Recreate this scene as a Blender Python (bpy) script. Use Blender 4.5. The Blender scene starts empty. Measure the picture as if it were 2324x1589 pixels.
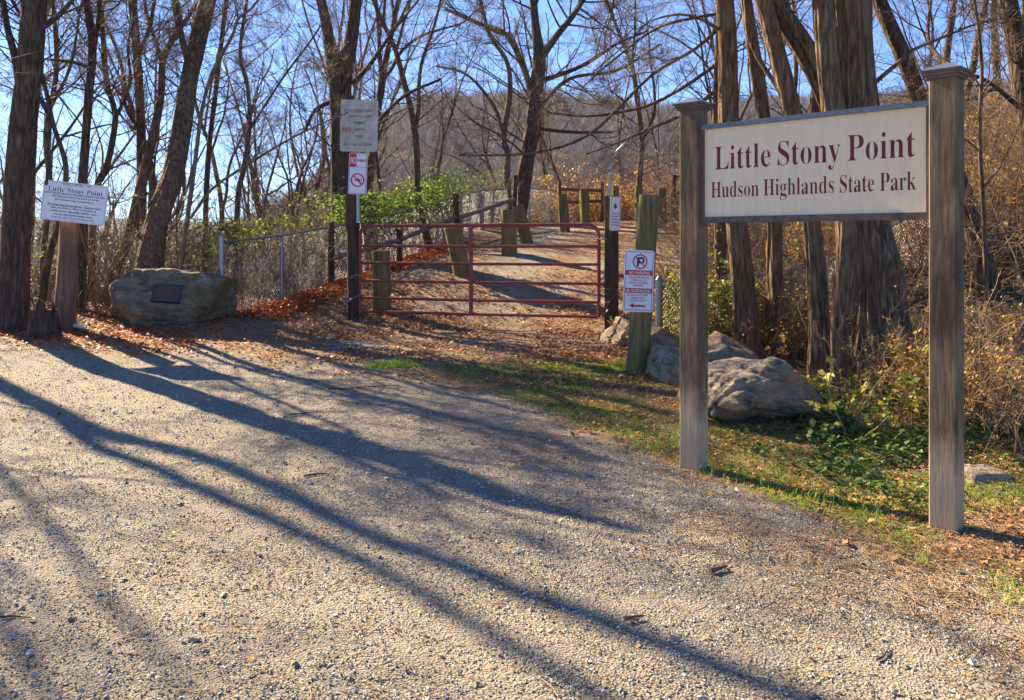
import bpy, math, random
import numpy as np
from mathutils import Vector, Matrix

# ------------------------------------------------------------------ camera, sky, sun, exposure
S = bpy.context.scene
COL = S.collection
F = 1900.0            # focal length in pixels of a 2324 px wide frame
EYE = 1.6
HOR = 545.0
cd = bpy.data.cameras.new('camera'); cam = bpy.data.objects.new('camera', cd); COL.objects.link(cam)
cam.location = (0, 0, EYE); cam.rotation_euler = (math.pi / 2, 0, 0)
cd.sensor_width = 36; cd.lens = 36 * F / 2324; cd.shift_y = -(794.5 - HOR) / 2324
cd.clip_start = 0.05; cd.clip_end = 8000
S.camera = cam
SUN_AZ, SUN_EL = math.radians(-47), math.radians(31)      # azimuth from the view direction, to the left
w = bpy.data.worlds.new('World'); S.world = w; w.use_nodes = True
wn = w.node_tree.nodes; sk = wn.new('ShaderNodeTexSky'); sk.sky_type = 'NISHITA'; sk.sun_disc = False
sk.sun_elevation = SUN_EL; sk.sun_rotation = SUN_AZ % (2 * math.pi)
sk.air_density = 1.0; sk.dust_density = 0.0; sk.ozone_density = 10.0; sk.altitude = 3000
w.node_tree.links.new(sk.outputs[0], wn['Background'].inputs[0]); wn['Background'].inputs[1].default_value = 0.07
sd = bpy.data.lights.new('sun', 'SUN'); sd.energy = 5.0; sd.angle = math.radians(0.5); sd.color = (1.0, 0.82, 0.55)
sun = bpy.data.objects.new('sun', sd); COL.objects.link(sun)
TO_SUN = Vector((math.sin(SUN_AZ) * math.cos(SUN_EL), math.cos(SUN_AZ) * math.cos(SUN_EL), math.sin(SUN_EL)))
sun.rotation_euler = TO_SUN.to_track_quat('Z', 'Y').to_euler()
S.view_settings.view_transform = 'Standard'; S.view_settings.look = 'None'
S.view_settings.exposure = 2.08; S.view_settings.gamma = 1.0; S.view_settings.use_curve_mapping = False
S.cycles.max_bounces = 6; S.cycles.transparent_max_bounces = 8

def W(u, v, D):
    return np.array([(u - 1162) / F * D, D, EYE + (HOR - v) / F * D])

def nrm(a):
    return a / np.maximum(np.linalg.norm(a, axis=-1, keepdims=True), 1e-9)

def sstep(a, b, x):
    t = np.clip((x - a) / (b - a), 0, 1); return t * t * (3 - 2 * t)

# ------------------------------------------------------------------ noise
_rg = np.random.default_rng(5); _T = _rg.random((256, 256))
def vn(x, y):
    x = np.asarray(x, float); y = np.asarray(y, float)
    xi = np.floor(x).astype(int); yi = np.floor(y).astype(int); fx = x - xi; fy = y - yi
    fx = fx * fx * (3 - 2 * fx); fy = fy * fy * (3 - 2 * fy)
    a = _T[xi & 255, yi & 255]; b = _T[(xi + 1) & 255, yi & 255]; c = _T[xi & 255, (yi + 1) & 255]; d = _T[(xi + 1) & 255, (yi + 1) & 255]
    return (a * (1 - fx) + b * fx) * (1 - fy) + (c * (1 - fx) + d * fx) * fy
def fbm(x, y, o=4):
    s = 0; a = 1; t = 0
    for k in range(o):
        s = s + a * vn(x * 2 ** k + 17.3 * k, y * 2 ** k + 9.1 * k); t += a; a *= .5
    return s / t

# ------------------------------------------------------------------ mesh helpers
class Buf:
    """collects vertices and faces, then becomes ONE mesh object"""
    def __init__(s): s.v = []; s.q = []; s.t = []; s.qr = []; s.tr = []; s.qm = []; s.tm = []; s.n = 0
    def add(s, V, Q=None, T=None, rnd=0.0, mat=0):
        V = np.asarray(V, float).reshape(-1, 3); s.v.append(V)
        if Q is not None and len(Q):
            Q = np.asarray(Q, int).reshape(-1, 4); s.q.append(Q + s.n); s.qr.append(np.broadcast_to(np.asarray(rnd, float), (len(Q),)).copy()); s.qm.append(np.full(len(Q), mat, int))
        if T is not None and len(T):
            T = np.asarray(T, int).reshape(-1, 3); s.t.append(T + s.n); s.tr.append(np.broadcast_to(np.asarray(rnd, float), (len(T),)).copy()); s.tm.append(np.full(len(T), mat, int))
        s.n += len(V); return s
    def box(s, x0, x1, y0, y1, z0, z1, mat=0, M=None, rnd=0.0):
        V = np.array([(x, y, z) for z in (z0, z1) for y in (y0, y1) for x in (x0, x1)], float)
        if M is not None: V = V @ M[0].T + M[1]
        return s.add(V, [(0, 2, 3, 1), (4, 5, 7, 6), (0, 1, 5, 4), (2, 6, 7, 3), (0, 4, 6, 2), (1, 3, 7, 5)], None, rnd, mat)
    def tubes(s, P, R, sides=6, rnd=0.0, mat=0, cap=False):
        N, K, _ = P.shape
        T = np.empty_like(P); T[:, 1:-1] = P[:, 2:] - P[:, :-2]; T[:, 0] = P[:, 1] - P[:, 0]; T[:, -1] = P[:, -1] - P[:, -2]; T = nrm(T)
        ax = np.abs(T).max(1).argmin(1); ref = np.eye(3)[ax][:, None, :]
        A = nrm(np.cross(T, np.broadcast_to(ref, T.shape))); B = np.cross(T, A)
        th = np.arange(sides) * 2 * math.pi / sides
        V = P[:, :, None] + R[:, :, None, None] * (A[:, :, None] * np.cos(th)[None, None, :, None] + B[:, :, None] * np.sin(th)[None, None, :, None])
        i = np.arange(N)[:, None, None] * K * sides; k = np.arange(K - 1)[None, :, None] * sides; j = np.arange(sides)[None, None]; j2 = (j + 1) % sides
        Q = np.stack([i + k + j, i + k + j2, i + k + sides + j2, i + k + sides + j], -1).reshape(-1, 4)
        r = np.repeat(np.broadcast_to(np.asarray(rnd, float), (N,)), (K - 1) * sides)
        if cap:
            n0 = s.n
            s.add(V, Q, None, r, mat)
            for b in range(N):
                for kk in (0, K - 1):
                    ring = V[b, kk]; c = P[b, kk]
                    s.add(np.vstack([ring, c[None]]), None, [(a, (a + 1) % sides, sides) if kk else ((a + 1) % sides, a, sides) for a in range(sides)], 0, mat)
            return s
        return s.add(V, Q, None, r, mat)
    def tube(s, pts, r, sides=10, mat=0, cap=True, rnd=0.0):
        P = np.array(pts, float)[None]; R = np.broadcast_to(np.asarray(r, float), (P.shape[1],))[None]
        return s.tubes(P, R.copy(), sides, rnd, mat, cap)
    def build(s, name, mats, parent=None, smooth=True, attr=False, auto=False):
        me = bpy.data.meshes.new(name)
        V = np.vstack(s.v) if s.v else np.zeros((0, 3))
        q = np.vstack(s.q) if s.q else np.zeros((0, 4), int); t = np.vstack(s.t) if s.t else np.zeros((0, 3), int)
        me.vertices.add(len(V)); me.vertices.foreach_set('co', V.astype(np.float32).ravel())
        nl = len(q) * 4 + len(t) * 3; me.loops.add(nl)
        me.loops.foreach_set('vertex_index', np.concatenate([q.ravel(), t.ravel()]).astype(np.int32))
        me.polygons.add(len(q) + len(t))
        ls = np.concatenate([np.arange(len(q)) * 4, len(q) * 4 + np.arange(len(t)) * 3]).astype(np.int32)
        me.polygons.foreach_set('loop_start', ls)
        me.polygons.foreach_set('use_smooth', np.full(len(q) + len(t), smooth, bool))
        me.polygons.foreach_set('material_index', np.concatenate(s.qm + s.tm).astype(np.int32))
        if attr:
            a = me.attributes.new('rnd', 'FLOAT', 'FACE'); a.data.foreach_set('value', np.concatenate(s.qr + s.tr).astype(np.float32))
        for m in (mats if isinstance(mats, (list, tuple)) else [mats]): me.materials.append(m)
        me.update(calc_edges=True); me.validate()
        o = bpy.data.objects.new(name, me); COL.objects.link(o)
        if parent: o.parent = parent
        return o

def tag(o, label=None, cat=None, group=None, kind=None):
    if label: o['label'] = label
    if cat: o['category'] = cat
    if group: o['group'] = group
    if kind: o['kind'] = kind
    return o
def thing(name, label, cat, loc=(0, 0, 0), rotz=0.0, group=None):
    o = bpy.data.objects.new(name, None); COL.objects.link(o); o.location = loc; o.rotation_euler = (0, 0, rotz)
    return tag(o, label, cat, group)
def copy_thing(root, loc, rotz=0.0, scale=1.0, label=None, group=None):
    r = root.copy(); COL.objects.link(r); r.location = loc; r.rotation_euler = (0, 0, rotz); r.scale = (scale,) * 3 if not hasattr(scale, '__len__') else scale
    if label: r['label'] = label
    if group: r['group'] = group
    for ch in list(root.children):
        c = ch.copy(); COL.objects.link(c); c.parent = r
        for g in ch.children:
            d = g.copy(); COL.objects.link(d); d.parent = c
    return r

# ------------------------------------------------------------------ materials
class NT:
    def __init__(s, name):
        s.m = bpy.data.materials.new(name); s.m.use_nodes = True; s.t = s.m.node_tree; s.b = s.t.nodes['Principled BSDF']
        s.out = s.t.nodes['Material Output']
    def n(s, typ, ins=None, **kw):
        x = s.t.nodes.new(typ)
        for k, v in kw.items(): setattr(x, k, v)
        for k, v in (ins or {}).items(): s.set(x.inputs[k], v)
        return x
    def set(s, sock, v):
        if isinstance(v, bpy.types.NodeSocket): s.t.links.new(v, sock)
        else: sock.default_value = v
    def ramp(s, fac, stops, interp='LINEAR'):
        r = s.n('ShaderNodeValToRGB'); r.color_ramp.interpolation = interp; e = r.color_ramp.elements
        while len(e) < len(stops): e.new(.5)
        for i, (p, c) in enumerate(stops):
            e[i].position = p; e[i].color = tuple(c) + (1,) if len(c) == 3 else c
        s.set(r.inputs[0], fac); return r.outputs[0]
    def coord(s, scale=(1, 1, 1), which='Object'):
        tc = s.n('ShaderNodeTexCoord'); m = s.n('ShaderNodeMapping', {'Vector': tc.outputs[which], 'Scale': scale}); return m.outputs[0]
    def noise(s, vec, scale, detail=5, rough=.6):
        return s.n('ShaderNodeTexNoise', {'Vector': vec, 'Scale': scale, 'Detail': detail, 'Roughness': rough}).outputs['Fac']
    def mix(s, f, a, b, mode='MIX'):
        x = s.n('ShaderNodeMix', data_type='RGBA', blend_type=mode); s.set(x.inputs[0], f); s.set(x.inputs[6], a if isinstance(a, bpy.types.NodeSocket) else tuple(a) + (1,)); s.set(x.inputs[7], b if isinstance(b, bpy.types.NodeSocket) else tuple(b) + (1,)); return x.outputs[2]
    def math(s, op, a, b=0.0, clamp=False):
        x = s.n('ShaderNodeMath', operation=op, use_clamp=clamp); s.set(x.inputs[0], a); s.set(x.inputs[1], b); return x.outputs[0]
    def bump(s, h, strength=.5, dist=.02):
        b = s.n('ShaderNodeBump', {'Height': h, 'Strength': strength, 'Distance': dist}); s.t.links.new(b.outputs[0], s.b.inputs['Normal'])
    def fin(s, col, rough=.8, metal=0.0, spec=.3):
        s.set(s.b.inputs['Base Color'], col if isinstance(col, bpy.types.NodeSocket) else tuple(col) + (1,)); s.set(s.b.inputs['Roughness'], rough); s.set(s.b.inputs['Metallic'], metal)
        s.set(s.b.inputs['Specular IOR Level'], spec); return s.m

def bark_mat(name, dark, light, moss=None, zs=.18, sc=22, bd=.03):
    n = NT(name); c = n.coord((1, 1, zs)); f = n.noise(c, sc, 8, .65); f2 = n.noise(n.coord((1, 1, .5)), 3.0, 4)
    v = n.n('ShaderNodeTexVoronoi', {'Vector': c, 'Scale': sc * .8}, feature='DISTANCE_TO_EDGE').outputs['Distance']
    crack = n.math('MULTIPLY', v, 2.2, True)
    col = n.ramp(f, [(.3, dark), (.62, light)]); col = n.mix(n.math('MULTIPLY', n.math('SUBTRACT', 1.0, crack, True), .6), col, tuple(x * .35 for x in dark))
    if moss: col = n.mix(n.ramp(f2, [(.5, (0, 0, 0)), (.68, (.75, .75, .75))]), col, moss)
    n.bump(n.math('ADD', n.math('MULTIPLY', f, .8), n.math('MULTIPLY', crack, .5)), 1.0, bd)
    return n.fin(col, .9, 0, .15)
M_BARK_D = bark_mat('bark_dark', (.045, .03, .022), (.22, .145, .10), None, .2, 22, .05)
M_BARK_B = bark_mat('bark_brown', (.08, .05, .035), (.32, .21, .135), None, .2, 24, .05)
M_BARK_R = bark_mat('bark_shaggy', (.08, .045, .028), (.50, .31, .18), (.30, .22, .12), .16, 24, .09)
M_BARK_L = bark_mat('bark_light', (.13, .095, .065), (.33, .25, .18))
def simple(name, col, rough=.8, metal=0, var=.25, sc=30, spec=.3, bd=.004):
    n = NT(name); f = n.noise(n.coord(), sc, 5)
    c = n.ramp(f, [(.3, tuple(x * (1 - var) for x in col)), (.7, tuple(min(1, x * (1 + var)) for x in col))]); n.bump(f, .4, bd); return n.fin(c, rough, metal, spec)
M_TWIG = simple('twig_bark', (.16, .10, .065), .7, sc=8, spec=.35)
M_TWIG_R = simple('twig_reddish', (.17, .10, .07), .7, sc=8, spec=.35)
M_STEM = simple('dry_stem', (.26, .17, .10), .8, sc=8)
def leaf_mat(name, stops, trans=.45, rough=.55):
    n = NT(name); a = n.n('ShaderNodeAttribute', attribute_name='rnd'); col = n.ramp(a.outputs['Fac'], stops)
    n.fin(col, rough, 0, .35)
    tr = n.n('ShaderNodeBsdfTranslucent', {'Color': col}); mx = n.n('ShaderNodeMixShader', {0: trans, 1: n.b.outputs[0], 2: tr.outputs[0]})
    n.t.links.new(mx.outputs[0], n.out.inputs[0]); return n.m
M_LEAF_GR = leaf_mat('leaf_green', [(0, (.07, .10, .02)), (.5, (.17, .21, .03)), (.8, (.34, .34, .05)), (1, (.50, .36, .06))])
M_LEAF_DG = leaf_mat('leaf_dark_green', [(0, (.04, .09, .015)), (.5, (.10, .19, .025)), (.85, (.26, .34, .04)), (1, (.42, .42, .06))])
M_LEAF_YO = leaf_mat('leaf_yellow_orange', [(0, (.22, .24, .04)), (.25, (.45, .38, .05)), (.55, (.68, .40, .06)), (.85, (.62, .22, .05)), (1, (.36, .14, .05))])
M_LITTER = leaf_mat('leaf_litter', [(0, (.13, .07, .045)), (.3, (.26, .14, .075)), (.6, (.45, .20, .08)), (.85, (.64, .25, .07)), (1, (.70, .48, .22))], .2)
M_LITTER_R = leaf_mat('leaf_litter_red', [(0, (.16, .05, .03)), (.4, (.42, .10, .03)), (.8, (.65, .17, .04)), (1, (.66, .27, .06))], .3)
M_NEEDLE = leaf_mat('pine_needles', [(0, (.22, .12, .06)), (.5, (.42, .25, .12)), (1, (.60, .38, .19))], .1)
M_GRASS = leaf_mat('grass_blades', [(0, (.10, .20, .02)), (.5, (.26, .42, .03)), (.8, (.48, .58, .06)), (1, (.55, .40, .12))], .4)
M_IVY = leaf_mat('ground_ivy', [(0, (.03, .07, .02)), (.6, (.07, .14, .03)), (1, (.16, .24, .05))], .3)
M_STONE = leaf_mat('gravel_stones', [(0, (.09, .08, .075)), (.35, (.27, .24, .21)), (.75, (.50, .45, .375)), (1, (.74, .69, .60))], .0, .75)
def wood_mat(name, dark, light, stain=None, zs=.05, sc=40, foot=None):
    n = NT(name); c = n.coord((1, 1, zs)); f = n.noise(c, sc, 6); g = n.noise(n.coord((1, 1, .35)), 7, 5)
    col = n.ramp(f, [(.32, dark), (.68, light)]); 
    if stain: col = n.mix(n.ramp(g, [(.42, (0, 0, 0)), (.66, (.8, .8, .8))]), col, stain)
    if foot:   # paler, worn wood on the lowest part of the post, with a ragged edge
        sx = n.n('ShaderNodeSeparateXYZ', {0: n.n('ShaderNodeTexCoord').outputs['Object']}); zz = n.math('ADD', sx.outputs[2], n.math('MULTIPLY', g, .5)); col = n.mix(n.ramp(zz, [(.62, (.75, .75, .75)), (.86, (0, 0, 0))]), col, foot)
    n.bump(f, .6, .006); return n.fin(col, .85, 0, .2)
M_POST = wood_mat('sign_post_wood', (.12, .08, .048), (.25, .17, .10), (.045, .033, .022), .12, 34, (.50, .37, .23))
M_POST_G = wood_mat('treated_log', (.10, .075, .035), (.28, .21, .10), (.12, .11, .03), .06, 30)
M_CUT = wood_mat('cut_end', (.30, .24, .12), (.42, .36, .20), None, 1, 20)
M_DARKWOOD = wood_mat('tarred_wood', (.022, .016, .014), (.085, .055, .042), (.12, .06, .035))
M_RAILWOOD = wood_mat('grey_rail_wood', (.10, .08, .07), (.24, .20, .17), None, .6, 25)
M_REDWOOD = wood_mat('red_brown_wood', (.10, .045, .03), (.22, .11, .075))
M_WELCOME = wood_mat('welcome_post_wood', (.12, .06, .04), (.30, .17, .11), (.10, .06, .045), .06, 26)
M_CREAM = simple('cream_panel', (.80, .66, .47), .55, var=.05, sc=9, bd=.0005)
M_CAP = simple('blue_grey_sky_tint', (.13, .145, .17), .4, .3, var=.2, sc=25, bd=.0005)  # blue-grey rail colour; on the caps the blue is reflected sky, painted in
M_MAROON = simple('maroon_paint', (.17, .010, .018), .5, var=.08, bd=.0001)
M_FRAME = wood_mat('sign_frame', (.10, .07, .055), (.18, .135, .11), None, 1, 18)
M_GALV = simple('galvanised_steel', (.27, .28, .30), .38, .75, var=.15, sc=60, bd=.0005)
M_PIPE = simple('pale_galvanised_pipe', (.52, .53, .55), .4, .3, var=.15, sc=60, bd=.0005)
M_GATE = simple('oxide_red_paint', (.23, .034, .022), .42, 0, var=.4, sc=30, spec=.5, bd=.001)
M_WHITE = simple('sign_white', (.78, .78, .80), .35, var=.04, sc=12, bd=.0001)
M_SIGNRED = simple('sign_red', (.62, .03, .03), .4, var=.1, bd=.0001)
M_BLACK = simple('sign_black', (.03, .03, .035), .5, var=.1, bd=.0001)
M_GREEN = simple('sign_green', (.02, .16, .09), .5, var=.1, bd=.0001)
def _panel():
    n = NT('cream_panel_weathered'); g = n.noise(n.coord((6, 1, .8)), 4, 6, .7); f = n.noise(n.coord(), 3, 5)
    c = n.mix(n.ramp(g, [(.45, (0, 0, 0)), (.75, (.35, .35, .35))]), (.85, .67, .43), (.54, .42, .26)); c = n.mix(n.ramp(f, [(.5, (0, 0, 0)), (.7, (.25, .25, .25))]), c, (.60, .52, .38)); return n.fin(c, .6)
M_CREAM = _panel()
M_GREYTXT = simple('faded_black', (.05, .05, .05), .6, var=.3, bd=.0001)
M_BOLT = simple('bolt_steel', (.25, .25, .25), .4, .8)
M_CHAIN = simple('chain_steel', (.35, .34, .33), .4, .8)
def weather_sign():
    n = NT('weathered_sign'); g = n.noise(n.coord(), 7, 6); g2 = n.noise(n.coord((1, 1, 2.5)), 3, 4)
    c = n.ramp(g, [(.3, (.38, .34, .26)), (.7, (.62, .57, .46))]); c = n.mix(n.ramp(g2, [(.5, (0, 0, 0)), (.75, (.6, .6, .6))]), c, (.24, .20, .13)); return n.fin(c, .55)
M_WSIGN = weather_sign()
def rock_mat(name, a, b, c, moss=None):
    n = NT(name); co = n.coord((1, 1, 2.2)); f = n.noise(co, 5, 9, .65); g = n.noise(n.coord(), 2.2, 4); h = n.noise(n.coord((1, 1, 4)), 24, 6, .7)
    col = n.ramp(f, [(.34, a), (.5, b), (.64, c)]); col = n.mix(n.math('MULTIPLY', n.ramp(h, [(.4, (0, 0, 0)), (.62, (1, 1, 1))]), .6), col, a)
    if moss:
        geo = n.n('ShaderNodeNewGeometry'); col = n.mix(n.ramp(g, [(.52, (0, 0, 0)), (.64, (.75, .75, .75))]), col, moss)
    n.bump(n.math('ADD', f, n.math('MULTIPLY', h, .4)), 1.0, .09); return n.fin(col, .88, 0, .25)
M_ROCK = rock_mat('gneiss', (.12, .095, .075), (.50, .40, .29), (.74, .59, .41), (.56, .35, .17))
M_ROCKM = rock_mat('mossy_gneiss', (.12, .095, .06), (.31, .255, .17), (.48, .40, .27), (.19, .135, .04))
M_ROCKT = rock_mat('sandstone', (.24, .17, .11), (.40, .30, .21), (.50, .40, .29))

# ------------------------------------------------------------------ terrain
PY = [-60, 0, 5, 9, 11.4, 12.4, 13, 14.5, 16.5, 20, 23, 25, 28, 32, 45, 90]
PZ = [-.3, 0, .03, .16, .31, .42, .56, .96, 1.31, 1.6, 1.84, 2.08, 2.27, 2.15, .9, -3]
LY = [-60, 6, 9, 11, 12, 15, 18.5, 22, 26, 32, 45, 90]
LZ = [-.3, .05, .22, .42, .5, .73, 1.2, 1.83, 2.15, 2.1, .9, -3]
FXY = [(-3.99, 11.5), (-3.35, 15), (-2.2, 18.5), (-1.0, 22), (.2, 25.5), (2.2, 29), (6, 31.5)]
def xf(y): return np.interp(y, [p[1] for p in FXY], [p[0] for p in FXY])
def hz(x, y, fine=True):
    x = np.asarray(x, float); y = np.asarray(y, float)
    a = np.interp(y, PY, PZ); b = np.interp(y, LY, LZ); t = sstep(0, 2.0, x - xf(y)); h = a * t + b * (1 - t)
    d = np.minimum(xf(y) - .6 - x, y - 12.6 - np.clip(-x - 4, 0, 30) * .03); d = np.where(y > 32, np.maximum(d, 0) , d)
    h = h - np.clip(d, 0, 60) * .30 * sstep(0, 3, d)
    h = np.maximum(h, -9)
    # bank that climbs to the right behind the big trees
    xb = 3.0 + .17 * np.clip(y - 9.5, 0, 30); r = np.clip(x - xb, 0, 60) * sstep(8.5, 12, y)
    h = h + 6 * (1 - np.exp(-r * sstep(0, 2, x - xb) / 13))
    h = h + .05 * sstep(.5, 2, x - np.interp(y, [3, 6, 9, 11], [2.6, 1.6, .9, 2])) * sstep(2, 6, y) * (1 - sstep(9, 11, y))
    if fine:
        h = h + (fbm(x * .9, y * .9, 3) - .5) * .07 * sstep(1, 3, y + np.abs(x) * .3)
    return h
def H(x, y): return float(hz(x, y))
def hit(u, v):
    """depth at which the sight line through (u, v) meets the ground"""
    D = np.linspace(2, 45, 4301); z = EYE + (HOR - v) / F * D; g = hz((u - 1162) / F * D, D)
    k = np.nonzero(z <= g)[0]
    return float(D[k[0]]) if len(k) else 30.0
def G(u, v):
    D = hit(u, v); p = W(u, v, D); return np.array([p[0], D, H(p[0], D)]), D

VX = [2.7, 2.12, 1.75, 1.15, .55, -.3, -1.0]; VY = [2.6, 3.4, 4.1, 5.5, 6.4, 8.0, 9.2]
def xv(y): return np.interp(y, VY, VX)
def zones(x, y):
    right = sstep(-.35, .5, x - xv(y) + (fbm(x * 1.5, y * 1.5) - .5) * 1.1) * (1 - sstep(8.8, 10.2, y))
    front = sstep(8.3, 9.6, y + x * .25) * sstep(-5.2, -2.6, x + (y - 10) * .3)
    track = np.exp(-((x + .1 - (y - 12) * .09) / .9) ** 2) * sstep(10.5, 13, y)
    left = sstep(9.3, 10.2, y + (x + 5) * .25) * (1 - sstep(-4.4, -3.4, x))
    pathside = sstep(12.5, 13.5, y) * (.12 + .88 * sstep(.7, 1.9, np.abs(x - .6 - (y - 14) * .08)))
    under = sstep(2.2, 3.2, x - np.interp(y, [4, 7, 9, 12, 30], [1.2, -.2, -.2, .6, 1.5])) * sstep(4, 6, y)
    n = fbm(x * 1.3 + 4, y * 1.3, 4)
    lit = np.clip(np.maximum.reduce([right * .55, front * (.85 - .55 * track), left * .9, pathside * .8, under * .9]) * sstep(.25, .62, n + .08), 0, 1)
    gr = np.clip(right * sstep(.10, .45, x - xv(y)) * sstep(.30, .58, fbm(x * 1.1, y * 1.1 + 30)) , 0, 1)
    g2 = np.exp(-(((x - .55) / .7) ** 2 + ((y - 8.9) / .5) ** 2)) ; gr = np.clip(gr + g2 * .9, 0, 1)
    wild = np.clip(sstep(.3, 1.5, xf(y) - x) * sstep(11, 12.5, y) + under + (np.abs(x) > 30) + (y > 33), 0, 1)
    return lit, gr, wild

def axis(a, b, step, out, ratio=1.16):
    core = np.arange(a, b, step); s = step; hi = [core[-1]]; lo = [a]
    while hi[-1] < out: s *= ratio; hi.append(hi[-1] + s)
    s = step
    while lo[-1] > -out: s *= ratio; lo.append(lo[-1] - s)
    return np.concatenate([np.array(lo[1:])[::-1], core, np.array(hi[1:])])
gx = axis(-8, 6.5, .075, 3500); gy = axis(1.5, 17, .075, 3500)
GX, GY = np.meshgrid(gx, gy); GZ = hz(GX, GY)
near = (GY > 1) & (GY < 18) & (np.abs(GX) < 9)
GZ = GZ + np.where(near, (fbm(GX * 5, GY * 5, 3) - .5) * .022, 0)
b = Buf(); nx = len(gx); ny = len(gy)
ii = (np.arange(ny - 1)[:, None] * nx + np.arange(nx - 1)[None]).ravel()
b.add(np.stack([GX, GY, GZ], -1).reshape(-1, 3), np.stack([ii, ii + 1, ii + nx + 1, ii + nx], 1))
def ground_mat():
    n = NT('gravel_and_soil'); co = n.coord()
    at = n.n('ShaderNodeAttribute', attribute_name='zone'); sp = n.n('ShaderNodeSeparateColor', {0: at.outputs['Color']}); lit, gr, wild = sp.outputs[0], sp.outputs[1], sp.outputs[2]
    f = n.noise(co, 90, 8, .7); big = n.noise(co, 1.1, 5); vo = n.n('ShaderNodeTexVoronoi', {'Vector': co, 'Scale': 85.0}); v2 = n.n('ShaderNodeTexVoronoi', {'Vector': co, 'Scale': 38.0})
    grav = n.ramp(f, [(.30, (.12, .10, .072)), (.48, (.29, .24, .18)), (.70, (.48, .405, .31))])  # base colour held darker, painting in shadow between the loose stones
    grav = n.mix(.5, grav, n.ramp(vo.outputs['Color'], [(.1, (.15, .13, .11)), (.5, (.35, .305, .25)), (.9, (.54, .48, .40))]))
    rut = n.noise(n.coord((1.1, .22, 1)), 1.6, 4); grav = n.mix(n.ramp(rut, [(.42, (0, 0, 0)), (.60, (.45, .45, .45))]), grav, (.24, .19, .135)); grav = n.mix(n.ramp(big, [(.35, (0, 0, 0)), (.65, (.55, .55, .55))]), grav, (.38, .32, .22))
    soil = n.ramp(f, [(.3, (.12, .07, .04)), (.52, (.32, .18, .09)), (.72, (.52, .29, .14))])
    turf = n.ramp(f, [(.3, (.08, .08, .02)), (.55, (.18, .20, .04)), (.75, (.34, .27, .09))])
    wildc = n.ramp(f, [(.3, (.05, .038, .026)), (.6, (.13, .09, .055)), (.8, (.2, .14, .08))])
    k = n.noise(co, 9, 5)
    th = lambda s: n.math('MULTIPLY', n.math('SUBTRACT', n.math('ADD', s, n.math('MULTIPLY', k, .5)), .45), 3.0, True)
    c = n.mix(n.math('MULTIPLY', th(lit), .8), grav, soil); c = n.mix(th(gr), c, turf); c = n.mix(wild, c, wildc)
    n.bump(n.math('ADD', n.math('MULTIPLY', f, .5), n.math('ADD', n.math('MULTIPLY', vo.outputs['Distance'], .8), n.noise(co, 34, 6, .75))), 1.0, .022)
    return n.fin(c, .9, 0, .3)
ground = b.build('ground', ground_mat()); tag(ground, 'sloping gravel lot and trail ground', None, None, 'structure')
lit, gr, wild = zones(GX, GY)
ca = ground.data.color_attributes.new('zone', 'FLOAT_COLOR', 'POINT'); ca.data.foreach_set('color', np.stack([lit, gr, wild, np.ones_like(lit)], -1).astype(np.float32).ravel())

# river and far hills
def water_mat():
    n = NT('river_water'); f = n.noise(n.coord((1, .3, 1)), .6, 4); n.bump(f, .2, .1); return n.fin((.05, .08, .11), .12, 0, .5)
b = Buf(); b.add([(-3000, 60, -6.5), (-14, 60, -6.5), (-14, 3000, -6.5), (-3000, 3000, -6.5)], [(0, 1, 2, 3)]); tag(b.build('river', water_mat()), None, None, None, 'structure')
def hill_mat():
    n = NT('bare_forest_hillside'); f = n.noise(n.coord(), .09, 8, .75); g = n.noise(n.coord(), .012, 5); v = n.n('ShaderNodeTexVoronoi', {'Vector': n.coord(), 'Scale': .16})
    c = n.ramp(f, [(.35, (.09, .07, .06)), (.6, (.22, .17, .14)), (.75, (.33, .27, .22))]); c = n.mix(n.ramp(g, [(.5, (0, 0, 0)), (.65, (.7, .7, .7))]), c, (.13, .12, .10))
    n.bump(n.math('ADD', f, v.outputs['Distance']), 1.0, 9.0); return n.fin(c, 1, 0, 0)
M_HILL = hill_mat()
M_FOREST = leaf_mat('bare_woodland', [(0, (.10, .08, .07)), (.5, (.24, .18, .15)), (.85, (.36, .28, .23)), (1, (.30, .16, .09))], .0, .9)
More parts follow.
